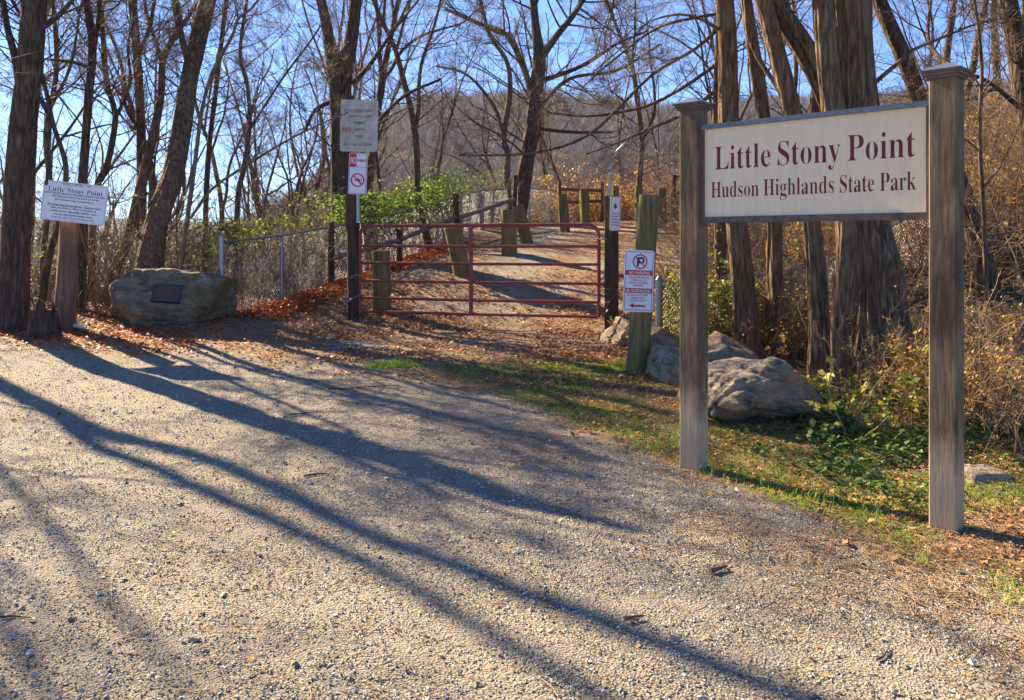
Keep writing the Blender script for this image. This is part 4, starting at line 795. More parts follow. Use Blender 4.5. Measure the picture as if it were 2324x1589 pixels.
T('thick dark tree at the far left edge, left of the welcome sign', [(30, 748, 64), (36, 520, 58), (53, 300, 56), (68, 150, 56), (78, 0, 52)], None, [[3, (44, 190, 20), (34, 130, 16), (18, 70, 14), (8, 10, 12)], [2, (98, 60, 16), (125, 42, 13), (150, 18, 10), (172, -10, 8)], [(80, 210, 10), (110, 260, 9), (112, 330, 7), (105, 420, 6)]], 1, n1=20, t0=.35, L1=(1.2, 2.6))
T('slender straight tree rising behind the welcome sign', [(180, 742, 22), (188, 520, 20), (188, 410, 20), (200, 230, 18), (210, 110, 17), (196, 0, 16)], 12.6, [[1, (208, 130, 11), (222, 60, 10), (226, 0, 9)], [(195, 150, 8), (160, 140, 7), (100, 134, 5)]], 2, n1=14, t0=.3)
T('thin forked tree left of the welcome sign post', [(88, 716, 17), (104, 620, 15), (122, 545, 14), (140, 480, 12), (150, 380, 11), (120, 280, 10), (98, 180, 9), (60, 60, 8)], 11.8, [], 3, ext=3, n1=22, t0=.35)
T('slim reddish tree close behind the stump', [(96, 700, 14), (98, 600, 13), (112, 430, 12), (105, 300, 12), (128, 160, 11), (120, 0, 9)], 13.2, [[2, (112, 250, 8), (160, 150, 7), (182, 20, 5)]], 4, n1=26, t0=.35, bark=M_BARK_B)
T('reddish tree leaning right from behind the plaque boulder', [(238, 690, 26), (262, 610, 24), (290, 545, 23), (318, 430, 22), (345, 320, 21), (366, 210, 18), (370, 140, 16), (395, 85, 13), (448, 10, 9)], 13.6, [[1, (369, 150, 11), (352, 90, 9), (332, 30, 8), (328, -10, 7)], [(400, 90, 8), (412, 40, 7), (398, -20, 6)]], 5, n1=16, t0=.3, bark=M_BARK_B, lean=1.5)
T('thick leaning tree with grooved bark behind the plaque boulder', [(330, 660, 74), (338, 600, 62), (357, 500, 53), (392, 400, 50), (412, 300, 45), (427, 200, 41), (447, 100, 42), (470, 0, 40)], 12.1, [[1, (432, 165, 16), (414, 90, 15), (400, 30, 14), (392, -20, 12)]], 6, bark=M_BARK_B, ridge=.07, freq=5, sides=60, n1=10, t0=.45, lean=2.2)
T('dark straight tree left of the grooved leaning tree', [(310, 640, 24), (322, 500, 21), (320, 375, 20), (318, 250, 20), (310, 110, 19), (300, 0, 18)], 14.5, [[1, (312, 130, 10), (340, 60, 9), (352, -10, 7)], [(318, 300, 9), (285, 240, 8), (278, 170, 7)]], 7, n1=13, t0=.25)
T('twisted dark tree right of the welcome sign', [(205, 720, 16), (215, 450, 15), (245, 370, 14), (262, 260, 13), (244, 200, 12), (235, 100, 11), (228, 0, 11)], 13.8, [[2, (262, 270, 8), (295, 190, 7), (290, 110, 6), (300, 60, 5)]], 8, n1=18, t0=.3)
T('light brown sapling with a long lit side limb right of the boulder', [(404, 650, 11), (410, 610, 11), (425, 500, 11), (445, 350, 10), (458, 250, 9), (480, 170, 9), (505, 122, 8), (530, 75, 7), (540, 42, 7), (570, 20, 5), (592, -10, 4)], 11.9, [[(432, 497, 7), (480, 430, 7), (560, 375, 6), (650, 320, 5), (720, 285, 4), (790, 255, 3)], [(540, 42, 5), (532, 0, 4), (528, -40, 3)]], 9, ext=1, bark=M_BARK_L, n1=22, t0=.3, L1=(.6, 1.6))
T('straight thin pole-like tree right of the grooved leaning tree', [(462, 560, 13), (470, 400, 12), (490, 200, 11), (503, 90, 10), (514, 0, 10)], 15.5, [], 10, n1=26, t0=.3)
T('thin brown tree leaning over the leafy fence', [(532, 560, 13), (540, 450, 12), (552, 390, 11), (566, 290, 10), (562, 200, 9), (545, 120, 8), (560, 0, 7)], 15, [[(563, 300, 6), (640, 180, 5), (700, 100, 4), (740, 40, 3)]], 11, n1=34, t0=.25, bark=M_BARK_B)
T('broad dark tree directly behind the metal rules sign', [(785, 640, 60), (782, 500, 56), (779, 380, 52), (776, 250, 50), (772, 185, 50), (792, 110, 32), (803, 40, 30), (806, 0, 28)], 17.3, [[4, (765, 190, 34), (752, 130, 28), (742, 60, 24), (728, 0, 22)], [(800, 190, 12), (833, 155, 11), (858, 120, 9), (900, 60, 7), (950, 0, 5)], [(752, 230, 10), (715, 250, 9), (690, 300, 7)], [(800, 330, 13), (845, 290, 11), (915, 220, 8), (1000, 180, 6)]], 12, n1=46, t0=.25, L1=(1.5, 3.6), ridge=.08)
T('gnarled dark tree with a forked crown in the middle behind the bollards', [(1172, 480, 40), (1188, 420, 35), (1198, 350, 34), (1212, 280, 36), (1218, 200, 31), (1224, 130, 28), (1216, 60, 20), (1210, 0, 18)], 25.5, [[3, (1228, 130, 20), (1260, 85, 16), (1300, 35, 13), (1330, -10, 10)], [(1205, 210, 15), (1190, 160, 13), (1150, 80, 12), (1090, 55, 9), (1010, 20, 7)], [(1212, 190, 12), (1320, 150, 10), (1400, 100, 7), (1470, 70, 5)], [(1215, 255, 11), (1290, 180, 9), (1400, 160, 7), (1500, 100, 5)], [(1208, 290, 9), (1290, 300, 7), (1390, 300, 5)]], 13, n1=60, t0=.2, L1=(1.6, 4.2), ridge=.1, r1=.035, bark=M_BARK_D)
T('thin crooked tree left of the gnarled middle tree', [(1160, 470, 17), (1150, 400, 16), (1152, 350, 14), (1143, 310, 13), (1157, 210, 12), (1150, 140, 10), (1112, 80, 9), (1090, 0, 8)], 24.5, [[(1143, 310, 9), (1120, 240, 8), (1060, 170, 6), (990, 150, 4)]], 14, n1=46, t0=.2, L1=(1.5, 3.4), bark=M_BARK_B)
# right cluster
kw = dict(bark=M_BARK_R, ridge=.10, freq=5, sides=60, n1=12, t0=.55)
T('slim straight shaggy tree nearest the left sign post', [(1696, 800, 60), (1690, 720, 54), (1683, 622, 50), (1671, 507, 48), (1660, 380, 46), (1653, 263, 46), (1651, 96, 40), (1643, 0, 40)], 9.6, [[(1640, 75, 9), (1612, 55, 8), (1580, 40, 7), (1540, 33, 6), (1487, 44, 4), (1440, 70, 3)]], 21, **kw)
T('second shaggy tree from the left sign post', [(1758, 775, 44), (1757, 700, 38), (1757, 622, 36), (1757, 507, 34), (1745, 380, 34), (1731, 263, 32), (1722, 190, 30), (1703, 72, 26), (1692, 0, 26)], 9.9, [], 22, **kw)
T('dark shaggy tree left of the main trunk, standing close to the boulder', [(1860, 868, 48), (1860, 780, 42), (1857, 694, 40), (1849, 575, 38), (1842, 507, 37), (1824, 380, 40), (1800, 253, 40), (1765, 120, 37), (1734, 0, 37)], 8.6, [[2, (1795, 240, 14), (1745, 170, 12), (1700, 90, 10), (1690, -10, 8)]], 23, **kw)
T('massive split old tree trunk with hollow base behind the park sign', [(1992, 860, 190), (1986, 742, 158), (1976, 600, 128), (1958, 503, 105), (1955, 380, 86), (1953, 240, 80), (1944, 120, 78), (1935, 0, 80)], 8.7, [[3, (1930, 330, 60), (1890, 240, 54), (1850, 150, 50), (1800, 70, 48), (1748, -5, 44)], [(1960, 260, 13), (1975, 200, 13), (1992, 182, 11), (2030, 150, 10), (2055, 128, 9), (2075, 112, 8), (2140, 85, 6), (2200, 60, 5), (2262, 42, 4)], [(2178, 65, 4), (2198, 30, 4), (2215, -10, 3)]], 24, bark=M_BARK_R, ridge=.13, freq=9, sides=120, flare=.12, n1=12, t0=.5)
T('wavy grey stem fused to the front of the massive trunk', [(1912, 938, 56), (1912, 860, 46), (1910, 790, 46), (1908, 730, 46), (1918, 622, 45), (1921, 507, 42), (1908, 380, 44), (1889, 240, 46), (1875, 120, 46), (1865, 0, 42)], 8.15, [], 25, bark=M_BARK_R, ridge=.09, freq=5, sides=60, n1=10, t0=.6)
T('dark tree leaning left from behind the right sign post', [(2262, 760, 50), (2240, 650, 46), (2215, 540, 44), (2180, 430, 42), (2135, 330, 42), (2092, 240, 40), (2057, 144, 37), (2014, 48, 34), (1990, -10, 32)], 10.4, [], 26, n1=18, t0=.5)
T('thick dark tree at the top right edge of the picture', [(2420, 800, 56), (2390, 600, 50), (2355, 400, 48), (2330, 250, 46), (2308, 110, 44), (2285, 0, 42)], 10.5, [[(2330, 260, 12), (2250, 190, 9), (2200, 170, 7), (2150, 185, 4)]], 27, n1=30, t0=.3)
T('thin reddish sapling between the right sign post and the picture edge', [(2245, 800, 12), (2238, 650, 11), (2232, 480, 10), (2222, 300, 9), (2228, 150, 8), (2212, 0, 6)], 9.2, [], 28, ext=1.5, bark=M_BARK_B, n1=26, t0=.15, L1=(.6, 1.6), twig=M_TWIG_R)
# long low limbs that droop from the right cluster across the trail (limbs of a tree growing there)
T('leaning low tree whose long dark limbs arch over the trail', [(1640, 780, 30), (1636, 600, 28), (1632, 400, 26), (1630, 250, 24), (1632, 130, 22), (1640, 0, 20)], 10.6, [[(1634, 140, 10), (1600, 165, 9), (1540, 205, 8), (1470, 240, 7), (1400, 256, 6), (1330, 264, 5), (1240, 255, 4)], [(1632, 200, 10), (1560, 255, 8), (1480, 290, 7), (1400, 325, 5), (1330, 350, 3)], [(1636, 60, 9), (1580, 110, 8), (1480, 170, 7), (1400, 250, 7), (1330, 310, 6), (1240, 342, 6), (1150, 352, 5), (1042, 352, 4)], [(1636, 30, 8), (1500, 60, 6), (1400, 130, 5), (1320, 200, 4)]], 29, n1=26, t0=.15, L1=(.5, 1.4), bark=M_BARK_B)

# ------------------------------------------------------------------ wood beyond: prototypes and copies
def proto_tree(seed, hgt, r, mat, twig, nf=3, n1=26, lean=.1):
    g = rng(seed); P, _ = grow(np.zeros((1, 3)) + [0, 0, -.1], np.array([[g.normal(0, lean), g.normal(0, lean), 1]]), np.array([hgt]), np.array([1.0]), 14, .09, .02, g); P = P[0]; R = r * np.linspace(1, .12, 14) ** .8
    paths = [(list(P), list(R))]
    for k in range(nf):
        i = int(g.integers(3, 9)); Q, q = sprout(P[None, i:i + 2], R[None, i:i + 2], 1, 0, 1, 0, .7, .45, g, 10, .12, .05, absL=(hgt * .4, hgt * .6)); paths.append((list(Q[0]), list(np.maximum(q[0], .012))))
    return make_tree('bare_tree', 'x', 'tree', (0, 0, 0), paths, seed, mat, twig, .05, 2, 12, .3, n1=n1, t0=.15, L1=(hgt * .14, hgt * .34), dens=(6, 5, 4), r1=.018)
protos = [proto_tree(51, 11, .13, M_BARK_D, M_TWIG), proto_tree(52, 9, .09, M_BARK_B, M_TWIG_R, 3, 30), proto_tree(53, 13, .16, M_BARK_D, M_TWIG, 4, 30), proto_tree(54, 8, .07, M_BARK_D, M_TWIG, 2, 30, .2), proto_tree(55, 10, .10, M_BARK_B, M_TWIG_R, 4, 28, .15), proto_tree(56, 6.5, .05, M_BARK_B, M_TWIG, 3, 28, .2)]
KIND = ['dark bare tree', 'slim reddish bare tree', 'tall bare tree', 'thin leaning bare tree', 'brown forked bare tree', 'small bushy bare tree']
g = rng(77); spots = []
def try_spot(x, y, mind):
    if all((x - a) ** 2 + (y - b_) ** 2 > mind ** 2 for a, b_, *_ in spots): spots.append((x, y)); return True
    return False
zones_ = []
def scatter(n, fn, mind, where, group, scl=(.8, 1.2)):
    k = 0; tries = 0
    while k < n and tries < 4000:
        tries += 1; x, y = fn()
        if not try_spot(x, y, mind): continue
        zones_.append((x, y, int(g.integers(0, 6)), float(g.uniform(*scl)), where, group)); k += 1
def uD(u0, u1, D0, D1):
    D = D0 + (D1 - D0) * g.random() ** 1.2; return (g.uniform(u0, u1) - 1162) / F * D, D
scatter(34, lambda: uD(-100, 1000, 17, 36), 1.3, 'in the wood beyond the fence at left', 'bare trees beyond the fence', (.65, .95))
scatter(16, lambda: uD(-100, 900, 22, 45), .9, 'deep in the wood beyond the fence at left', 'bare trees deep beyond the fence', (.8, 1.2))
scatter(17, lambda: uD(150, 1700, 31, 60), 1.8, 'far behind the crest of the trail', 'bare trees behind the crest')
scatter(4, lambda: uD(1250, 1640, 24, 32), 1.4, 'just past the crest of the trail', 'bare trees at the crest')
scatter(13, lambda: uD(1600, 2450, 13, 34), 1.3, 'on the bank behind the old trees at right', 'bare trees on the right bank')
# sun-side trees left of the view: the photograph shows their shadows
for x, y, k, s_ in ((-7.6, 8.5, 2, 1.0), (-9.2, 11.7, 4, .9), (-7.9, 10.3, 5, 1.1), (-14, 9.8, 3, 1.0), (-17, 12.5, 0, 1.1), (-22, 16, 3, 1.3)):
    zones_.append((x, y, k, s_, 'left of the gravel lot', 'bare trees left of the gravel lot'))
used = set()
for x, y, k, s_, where, group in zones_:
    loc = (x, y, H(x, y) - .05); rz = float(g.uniform(0, 6.28)); lab = KIND[k] + ' ' + where
    if k not in used:
        p = protos[k]; used.add(k); p.location = loc; p.rotation_euler = (0, 0, rz); p.scale = (s_,) * 3; p['label'] = lab; p['group'] = group
    else: copy_thing(protos[k], loc, rz, s_, lab, group)
# the forked tree whose double shadow crosses the lot
gb = np.array([-10.85, 13.65]); z0 = H(*gb)
def ft(z, lat, r): # point above the base, shifted sideways to the sun line
    s_ = np.array([math.cos(SUN_AZ), -math.sin(SUN_AZ)]); return (gb[0] + s_[0] * lat, gb[1] + s_[1] * lat, z0 + z), r
def fp(*a): q = [ft(*x) for x in a]; return [p for p, _ in q], [r for _, r in q]
make_tree('bare_tree', 'twin-stemmed bare tree left of the gravel lot', 'tree', (gb[0], gb[1], z0), [fp((-.2, 0, .17), (2, .05, .14), (5.2, 0, .12), (6.0, .14, .10), (6.8, .26, .09), (7.6, .20, .08), (8.5, .22, .075), (10.5, .22, .065), (13, .1, .03)), fp((5.2, 0, .08), (6.0, -.14, .075), (6.8, -.10, .07), (7.7, -.05, .06), (8.6, -.22, .055), (10.5, -.55, .045), (12.5, -.9, .02)), fp((3.2, 0, .05), (4.6, -.6, .045), (6.5, -.9, .035), (9, -1.4, .02))], 61, M_BARK_D, n1=16, t0=.45, L1=(.8, 2.2), dens=(4, 4, 2))

# ------------------------------------------------------------------ shrubs, thickets, vines
def shrub(seed, n, h, spread, stem_m, leaf_m, nleaf, ls, label, rad=.006, sub=(4, 3), up=.02):
    g = rng(seed); t = thing('shrub', label, 'shrub'); base = np.concatenate([g.normal(0, spread * .3, (n, 2)), np.full((n, 1), -.05)], 1); d = np.concatenate([g.normal(0, .35, (n, 2)), np.ones((n, 1))], 1)
    P, R = grow(base, d, g.uniform(.5, 1.1, n) * h, np.full(n, rad), 9, .13, -.01 + up, g); P2, R2 = sprout(P, R, sub[0], .2, 1, .45, .6, .8, g, 6, .16, .02); P3, R3 = sprout(P2, R2, sub[1], .1, 1, .5, .7, .7, g, 4, .16, 0)
    b = Buf(); b.tubes(P, R, 5); b.tubes(P2, np.maximum(R2, .002), 3); b.tubes(P3, np.maximum(R3, .0016), 3); b.build('stems', stem_m, t)
    if nleaf:
        A = np.concatenate([P2.reshape(-1, 3), P3.reshape(-1, 3)]); A = A[A[:, 2] > .03]; q = A[g.integers(0, len(A), nleaf)] + g.normal(0, .02, (nleaf, 3)); b = Buf(); leaves(b, q, g.uniform(ls * .6, ls * 1.3, nleaf), g, .2); b.build('leaves', leaf_m, t, attr=True)
    return t
def place(protos_, pts, labels, group, z=-.02, smin=.8, smax=1.25):
    first = set()
    for i, (x, y) in enumerate(pts):
        k = int(g.integers(0, len(protos_))); loc = (x, y, H(x, y) + z); s_ = float(g.uniform(smin, smax)); rz = float(g.uniform(0, 6.28))
        if k not in first:
            o = protos_[k]; first.add(k); o.location = loc; o.scale = (s_,) * 3; o.rotation_euler = (0, 0, rz); o['group'] = group; o['label'] = labels[k]
        else: copy_thing(protos_[k], loc, rz, s_, labels[k], group)
    for k in set(range(len(protos_))) - first:
        for c in list(protos_[k].children): bpy.data.objects.remove(c)
        bpy.data.objects.remove(protos_[k])
# leafy yellow and orange bushes under the right trees
A = [shrub(101, 26, .75, .9, M_STEM, M_LEAF_YO, 720, .030, 'x', .005), shrub(102, 24, .55, .8, M_STEM, M_LEAF_YO, 620, .034, 'x', .005), shrub(103, 20, .7, .8, M_STEM, M_LEAF_YO, 420, .05, 'x', .005), shrub(104, 30, 1.0, .9, M_STEM, M_LEAF_YO, 420, .028, 'x', .005)]
LA = ['dense yellow-orange bush in the sunlit undergrowth at right', 'low orange-leaved bush in the sunlit undergrowth at right', 'large-leaved golden bush in the sunlit undergrowth at right', 'tall twiggy orange bush in the sunlit undergrowth at right']
pts = []
def poly(n, u0, u1, v0, v1, mind=.35):
    k = 0; tr = 0
    while k < n and tr < 3000:
        tr += 1; p, D = G(g.uniform(u0, u1), g.uniform(v0, v1))
        if all((p[0] - a) ** 2 + (p[1] - b_) ** 2 > mind ** 2 for a, b_ in pts): pts.append((p[0], p[1])); k += 1
poly(13, 2200, 2420, 880, 1000); poly(4, 2040, 2110, 900, 960); poly(6, 1720, 1830, 740, 820); poly(4, 1610, 1680, 770, 815); poly(10, 2120, 2400, 790, 900, .4); poly(3, 1500, 1535, 745, 800, .3)
place(A, pts, LA, 'leafy bushes in the sunlit undergrowth')
# ones on the climbing right bank
A = [shrub(105, 16, 1.7, 1.2, M_STEM, M_LEAF_YO, 420, .045, 'x', .009), shrub(106, 18, 2.0, 1.2, M_TWIG_R, M_LEAF_YO, 160, .045, 'x', .010), shrub(107, 16, 1.5, 1.2, M_STEM, M_LEAF_GR, 420, .05, 'x', .008)]
LA = ['tan twiggy thicket bush on the bank at right', 'reddish nearly bare thicket bush on the bank at right', 'green-flecked thicket bush on the bank at right']
pts = [uD(1560, 2500, 10.8, 22) for _ in range(60)]; place(A, pts, LA, 'thicket bushes on the right bank')
# beyond the fence at left
A = [shrub(111, 18, 1.9, 1.2, M_TWIG, M_LEAF_GR, 260, .05, 'x', .009), shrub(112, 20, 2.2, 1.3, M_TWIG_R, M_LEAF_GR, 60, .05, 'x', .010), shrub(113, 16, 1.6, 1.1, M_STEM, M_LEAF_GR, 420, .055, 'x', .008)]
LA = ['brown twiggy bush with a few green leaves behind the fence', 'bare reddish bush behind the fence', 'pale bush with many green leaves behind the fence']
pts = []
while len(pts) < 64:
    y = 12.4 + 17 * g.random() ** 1.2; x = xf(y) - g.uniform(.5, 7.5)
    if (x - 0) / y > -.72: pts.append((float(x), float(y)))
place(A, pts, LA, 'bushes behind the chain link fence')
# by the far fence and crest
A = [shrub(121, 20, 1.4, 1.4, M_STEM, M_LEAF_YO, 800, .07, 'x', .010), shrub(122, 20, 2.3, 1.3, M_TWIG_R, M_LITTER, 500, .06, 'x', .012)]
LA = ['golden-leaved bush beyond the fence at the end of the trail', 'russet twiggy bush beyond the crest of the trail']
place(A, [uD(1215, 1262, 27.2, 27.4), uD(1215, 1262, 28.4, 28.9), uD(1228, 1262, 29, 29.9)] + [uD(1290, 1640, 28.2, 36) for _ in range(26)], LA, 'bushes beyond the crest', smin=.9, smax=1.3)
# tall dry reeds behind the welcome sign
t = shrub(131, 60, 2.3, .8, M_STEM, M_STEM, 0, .04, 'tall clump of dry golden reed stems right of the welcome sign', .008, (2, 1), .05); p = W(242, 700, 12.9); t.location = (p[0], p[1], H(p[0], p[1]) - .05); t.name = 'reed_clump'; t['category'] = 'reeds'
# leafy clump between main trunk and right post
t = shrub(132, 12, .75, .7, M_STEM, M_LEAF_GR, 420, .065, 'bright green and orange leafy bush at the foot of the massive trunk', .007); p, d = G(2030, 985); t.location = tuple(p); 
# vines on the fence
def vine(label, y0, y1, zr, dx, n, ls, mat, seed, gap=.3, nst=60):
    g = rng(seed); t = thing('climbing_vine', label, 'vine'); y = y0 + (y1 - y0) * g.random(n * 3); s_ = sstep(gap, gap + .2, fbm(y * 1.4 + seed, y * 0 + seed, 3)); keep = g.random(n * 3) < s_; y = y[keep][:n]; m = len(y)
    x = xf(y) + g.normal(dx[0], dx[1], m); hz_ = hz(xf(y), y); topn = fbm(y * 2.2, y * 0 + 3.3, 3); z = hz_ + zr[0] + (zr[1] - zr[0]) * g.random(m) ** .7 * (.55 + .9 * topn)
    b = Buf(); leaves(b, np.stack([x, y, z], 1), g.uniform(ls * .6, ls * 1.3, m), g, .15); b.build('leaves', mat, t, attr=True)
    ys = y0 + (y1 - y0) * g.random(nst); P0 = np.stack([xf(ys) + g.normal(dx[0], dx[1] * .6, nst), ys, hz(xf(ys), ys)], 1); P, R = grow(P0, np.array([[0, .2, 1.0]]).repeat(nst, 0), g.uniform(.6, 1.15, nst) * zr[1], np.full(nst, .007), 10, .22, .02, g)
    P2, R2 = sprout(P, R, 5, .2, 1, .35, .6, .9, g, 5, .2, 0); b = Buf(); b.tubes(P, R, 5); b.tubes(P2, np.maximum(R2, .002), 3); b.build('stems', M_TWIG, t); return t
vine('light green vine trailing over the first stretch of chain link fence', 11.9, 15.4, (.8, 1.3), (-.3, .22), 1500, .05, M_LEAF_GR, 5)
vine('thick dark green vine mound heaped over the fence behind the gate', 15.4, 20.8, (.7, 1.5), (-.15, .30), 6500, .065, M_LEAF_DG, 8, .1, 90)
vine('sparse green vine on the far stretch of fence', 20.4, 24.5, (.8, 1.6), (-.2, .3), 900, .06, M_LEAF_DG, 11, .25, 40)
g = rng(9); n = 2600; x = g.uniform(1.75, 3.0, n); y = 9.9 + (x - 1.75) * .5 + g.normal(-.25, .16, n); t = thing('climbing_vine', 'green vine spilling over the short fence right of the no parking post', 'vine'); b = Buf(); leaves(b, np.stack([x, y, hz(x, y) + g.random(n) ** .8 * (1.05 - .2 * (x - 1.75))], 1), g.uniform(.03, .065, n), g, .2); b.build('leaves', M_LEAF_GR, t, attr=True)
P, R = grow(np.stack([x[:60], y[:60], hz(x[:60], y[:60])], 1), np.array([[0, 0, 1.]]).repeat(60, 0), g.uniform(.5, 1.1, 60), np.full(60, .006), 9, .25, .02, g); b = Buf(); b.tubes(P, R, 4); b.build('stems', M_TWIG, t)
# tangle of brambles: nobody could count these stems
def thicket(name, label, fn, n, h, mat, seed, r=.006):
    g = rng(seed); xy = np.array([fn(g) for _ in range(n)]); P0 = np.concatenate([xy, hz(xy[:, 0], xy[:, 1])[:, None]], 1); d = np.concatenate([g.normal(0, .55, (n, 2)), np.ones((n, 1))], 1); P, R = grow(P0, d, g.uniform(.5, 1.2, n) * h, np.full(n, r) * (P0[:, 1] / 14), 10, .2, -.06, g)
    P2, R2 = sprout(P, R, 4, .15, 1, .45, .6, .8, g, 6, .2, -.02); P3, R3 = sprout(P2, R2, 2, .15, 1, .5, .6, .8, g, 4, .2, 0); b = Buf(); b.tubes(P, R, 4); b.tubes(P2, np.maximum(R2, .0026), 3); b.tubes(P3, np.maximum(R3, .0022), 3); return tag(b.build(name, mat), label, None, None, 'stuff')
def fL(g):
    y = 12.6 + 19 * g.random(); return float(xf(y) - g.uniform(.2, 9)), y
def fR(g):
    D = 10.3 + 16 * g.random(); return (g.uniform(1540, 2500) - 1162) / F * D, D
def fB(g):
    D = 28.5 + 20 * g.random(); return (g.uniform(300, 1750) - 1162) / F * D, D
thicket('bramble_tangle', 'brown bramble tangle behind the fence', fL, 2000, 2.0, M_TWIG, 201)
thicket('bramble_tangle', 'tan bramble tangle on the right bank', fR, 2200, 1.7, M_STEM, 202)
thicket('bramble_tangle', 'grey brown brush past the crest', fB, 2000, 3.2, M_TWIG_R, 203, .005)

# ------------------------------------------------------------------ litter, needles, grass, gravel
def rej(n, fn, box, g):
    out = []
    while sum(map(len, out)) < n:
        x = g.uniform(box[0], box[1], 60000); y = g.uniform(box[2], box[3], 60000); k = g.random(60000) < fn(x, y); out.append(np.stack([x[k], y[k]], 1))
        if len(out) > 60: break
    return np.concatenate(out)[:n]
infr = lambda x, y: (np.abs(x) < .72 * y + .7)
g = rng(31)
def lay(name, label, q, size, mat, flat=.9, lift=.012, pile=None, seed=1):
    g = rng(seed); n = len(q); z = hz(q[:, 0], q[:, 1]) + g.random(n) * lift + (0 if pile is None else pile(q) * g.random(n)) + .004; b = Buf(); leaves(b, np.stack([q[:, 0], q[:, 1], z], 1), g.uniform(size[0], size[1], n), g, flat); return tag(b.build(name, mat, attr=True), label, None, None, 'stuff')
q = rej(42000, lambda x, y: zones(x, y)[0] ** 1.3 * infr(x, y), (-9, 9, 2.6, 27), g); lay('leaf_litter', 'brown fallen leaves over the verge and in front of the gate', q, (.02, .055), M_LITTER, 1.0, .02, seed=2)
gf = lambda x, y: infr(x, y) * sstep(8.0, 9.8, y + .2 * x) * (1 - sstep(13, 15.5, y)) * sstep(-3.6, -1.8, x + (y - 10) * .2) * (1 - sstep(2.2, 3.2, x)) * (1 - .72 * np.exp(-((x + .2 - (y - 11) * .12) / .8) ** 2)) * (.12 + sstep(.38, .62, fbm(x * 2.1, y * 1.5 + 3, 4)))
q = rej(15000, gf, (-4, 3.5, 8, 15.5), g); lay('leaf_litter', 'orange brown leaves strewn on both sides of the gate', q, (.03, .06), M_LITTER, .8, .03, seed=22)
gv2 = lambda x, y: infr(x, y) * np.clip(sstep(-.1, .9, x - xv(y)) * (1 - sstep(2.2, 3.0, x - xv(y))), 0, 1) * (y < 9) * (.15 + sstep(.4, .6, fbm(x * 3.1, y * 2.5 + 3, 4)))
q = rej(12000, gv2, (-1, 6, 2.8, 9), g); lay('leaf_litter', 'small orange brown leaf scraps in the verge grass', q, (.015, .04), M_LITTER, .8, .02, seed=23)
q = rej(1500, lambda x, y: .02 * (y > 3) * infr(x, y) * np.ones_like(x), (-6, 2, 3, 10), g); lay('leaf_litter', 'scattered bits of leaf on the gravel', q[:1200], (.012, .035), M_LITTER, 1.5, .006, seed=3)
fd = lambda x, y: np.exp(-((x - xf(y) - .35) / .38) ** 2) * (y > 11.8) * (y < 20)
q = rej(7000, fd, (-5, 1, 11.8, 20), g); lay('leaf_litter', 'bright orange red leaves drifted along the foot of the fence', q, (.04, .085), M_LITTER_R, .5, .02, lambda q: .12 * fd(q[:, 0], q[:, 1]), seed=4)
fd2 = lambda x, y: np.clip(sstep(9.5, 10.3, y + (x + 5) * .25) * (1 - sstep(-4.3, -3.2, x)) * (y < 12.8) + .5 * np.exp(-(((x - 1.3) / .9) ** 2 + ((y - 10.0) / .7) ** 2)) , 0, 1) * infr(x, y)
q = rej(5000, fd2, (-9, 3.4, 8.8, 12.8), g); lay('leaf_litter', 'red and orange leaves under the left trees', q, (.03, .07), M_LITTER_R, .8, .03, seed=5)
# pine needles
def needles(n, fn, box, name, label, L=(.05, .13), seed=1):
    g = rng(seed); q = rej(n, fn, box, g); n = len(q); a = g.uniform(0, 6.28, n); l = g.uniform(*L, n); z = hz(q[:, 0], q[:, 1]) + .006 + g.random(n) * .012; d = np.stack([np.cos(a), np.sin(a), g.normal(0, .08, n)], 1); k = np.stack([-d[:, 1], d[:, 0], np.zeros(n)], 1) * g.normal(0, .25, n)[:, None]
    C = np.stack([q[:, 0], q[:, 1], z], 1); P = np.stack([C - d * l[:, None] / 2, C - k * l[:, None] * .3, C + d * l[:, None] / 2], 1); b = Buf(); b.tubes(P, np.full((n, 3), .0015), 3, g.random(n)); return tag(b.build(name, M_NEEDLE, attr=True), label, None, None, 'stuff')
nd = lambda x, y: infr(x, y) * np.clip(sstep(-1.3, .3, x - xv(y)) * sstep(.30, .6, fbm(x * 1.2 + 9, y * 1.2, 3)) + .05, 0, 1)
needles(26000, nd, (-2, 5, 2.6, 9), 'pine_needles', 'fallen pine needles on the gravel edge', seed=6)
# grass
def grass(n, fn, box, label, h=(.03, .09), seed=1, mat=None, tuft=.06):
    g = rng(seed); c0 = rej(max(8, n // 14), fn, box, g); q = np.repeat(c0, 14, 0) + g.normal(0, tuft, (len(c0) * 14, 2)); n = len(q); l = g.uniform(*h, n); a = g.uniform(0, 6.28, n); P0 = np.stack([q[:, 0], q[:, 1], hz(q[:, 0], q[:, 1]) - .003], 1)
    ln = g.uniform(.15, .9, n)[:, None]; d = np.stack([np.cos(a), np.sin(a), np.zeros(n)], 1); s_ = np.stack([-d[:, 1], d[:, 0], np.zeros(n)], 1) * .0022; up = np.array([0, 0, 1.]); l = l[:, None]
    m = P0 + up * l * .6 + d * l * ln * .3; t = P0 + up * l * (1 - ln * .35) + d * l * ln * .9
    V = np.stack([P0 - s_, P0 + s_, m + s_ * .8, m - s_ * .8, t], 1); i = np.arange(n)[:, None] * 5; b = Buf(); b.add(V, i + [0, 1, 2, 3], None, g.random(n)); r = b.qr[0]; b.add(V, None, i + [3, 2, 4], r)
    return tag(b.build('grass', mat or M_GRASS, attr=True), label, None, None, 'stuff')
grass(64000, lambda x, y: zones(x, y)[1] ** .8 * (.25 + sstep(.45, .6, fbm(x * 5, y * 5, 2))) * infr(x, y), (-2, 4.5, 2.8, 10), 'short green grass on the verge', (.015, .042), 7)
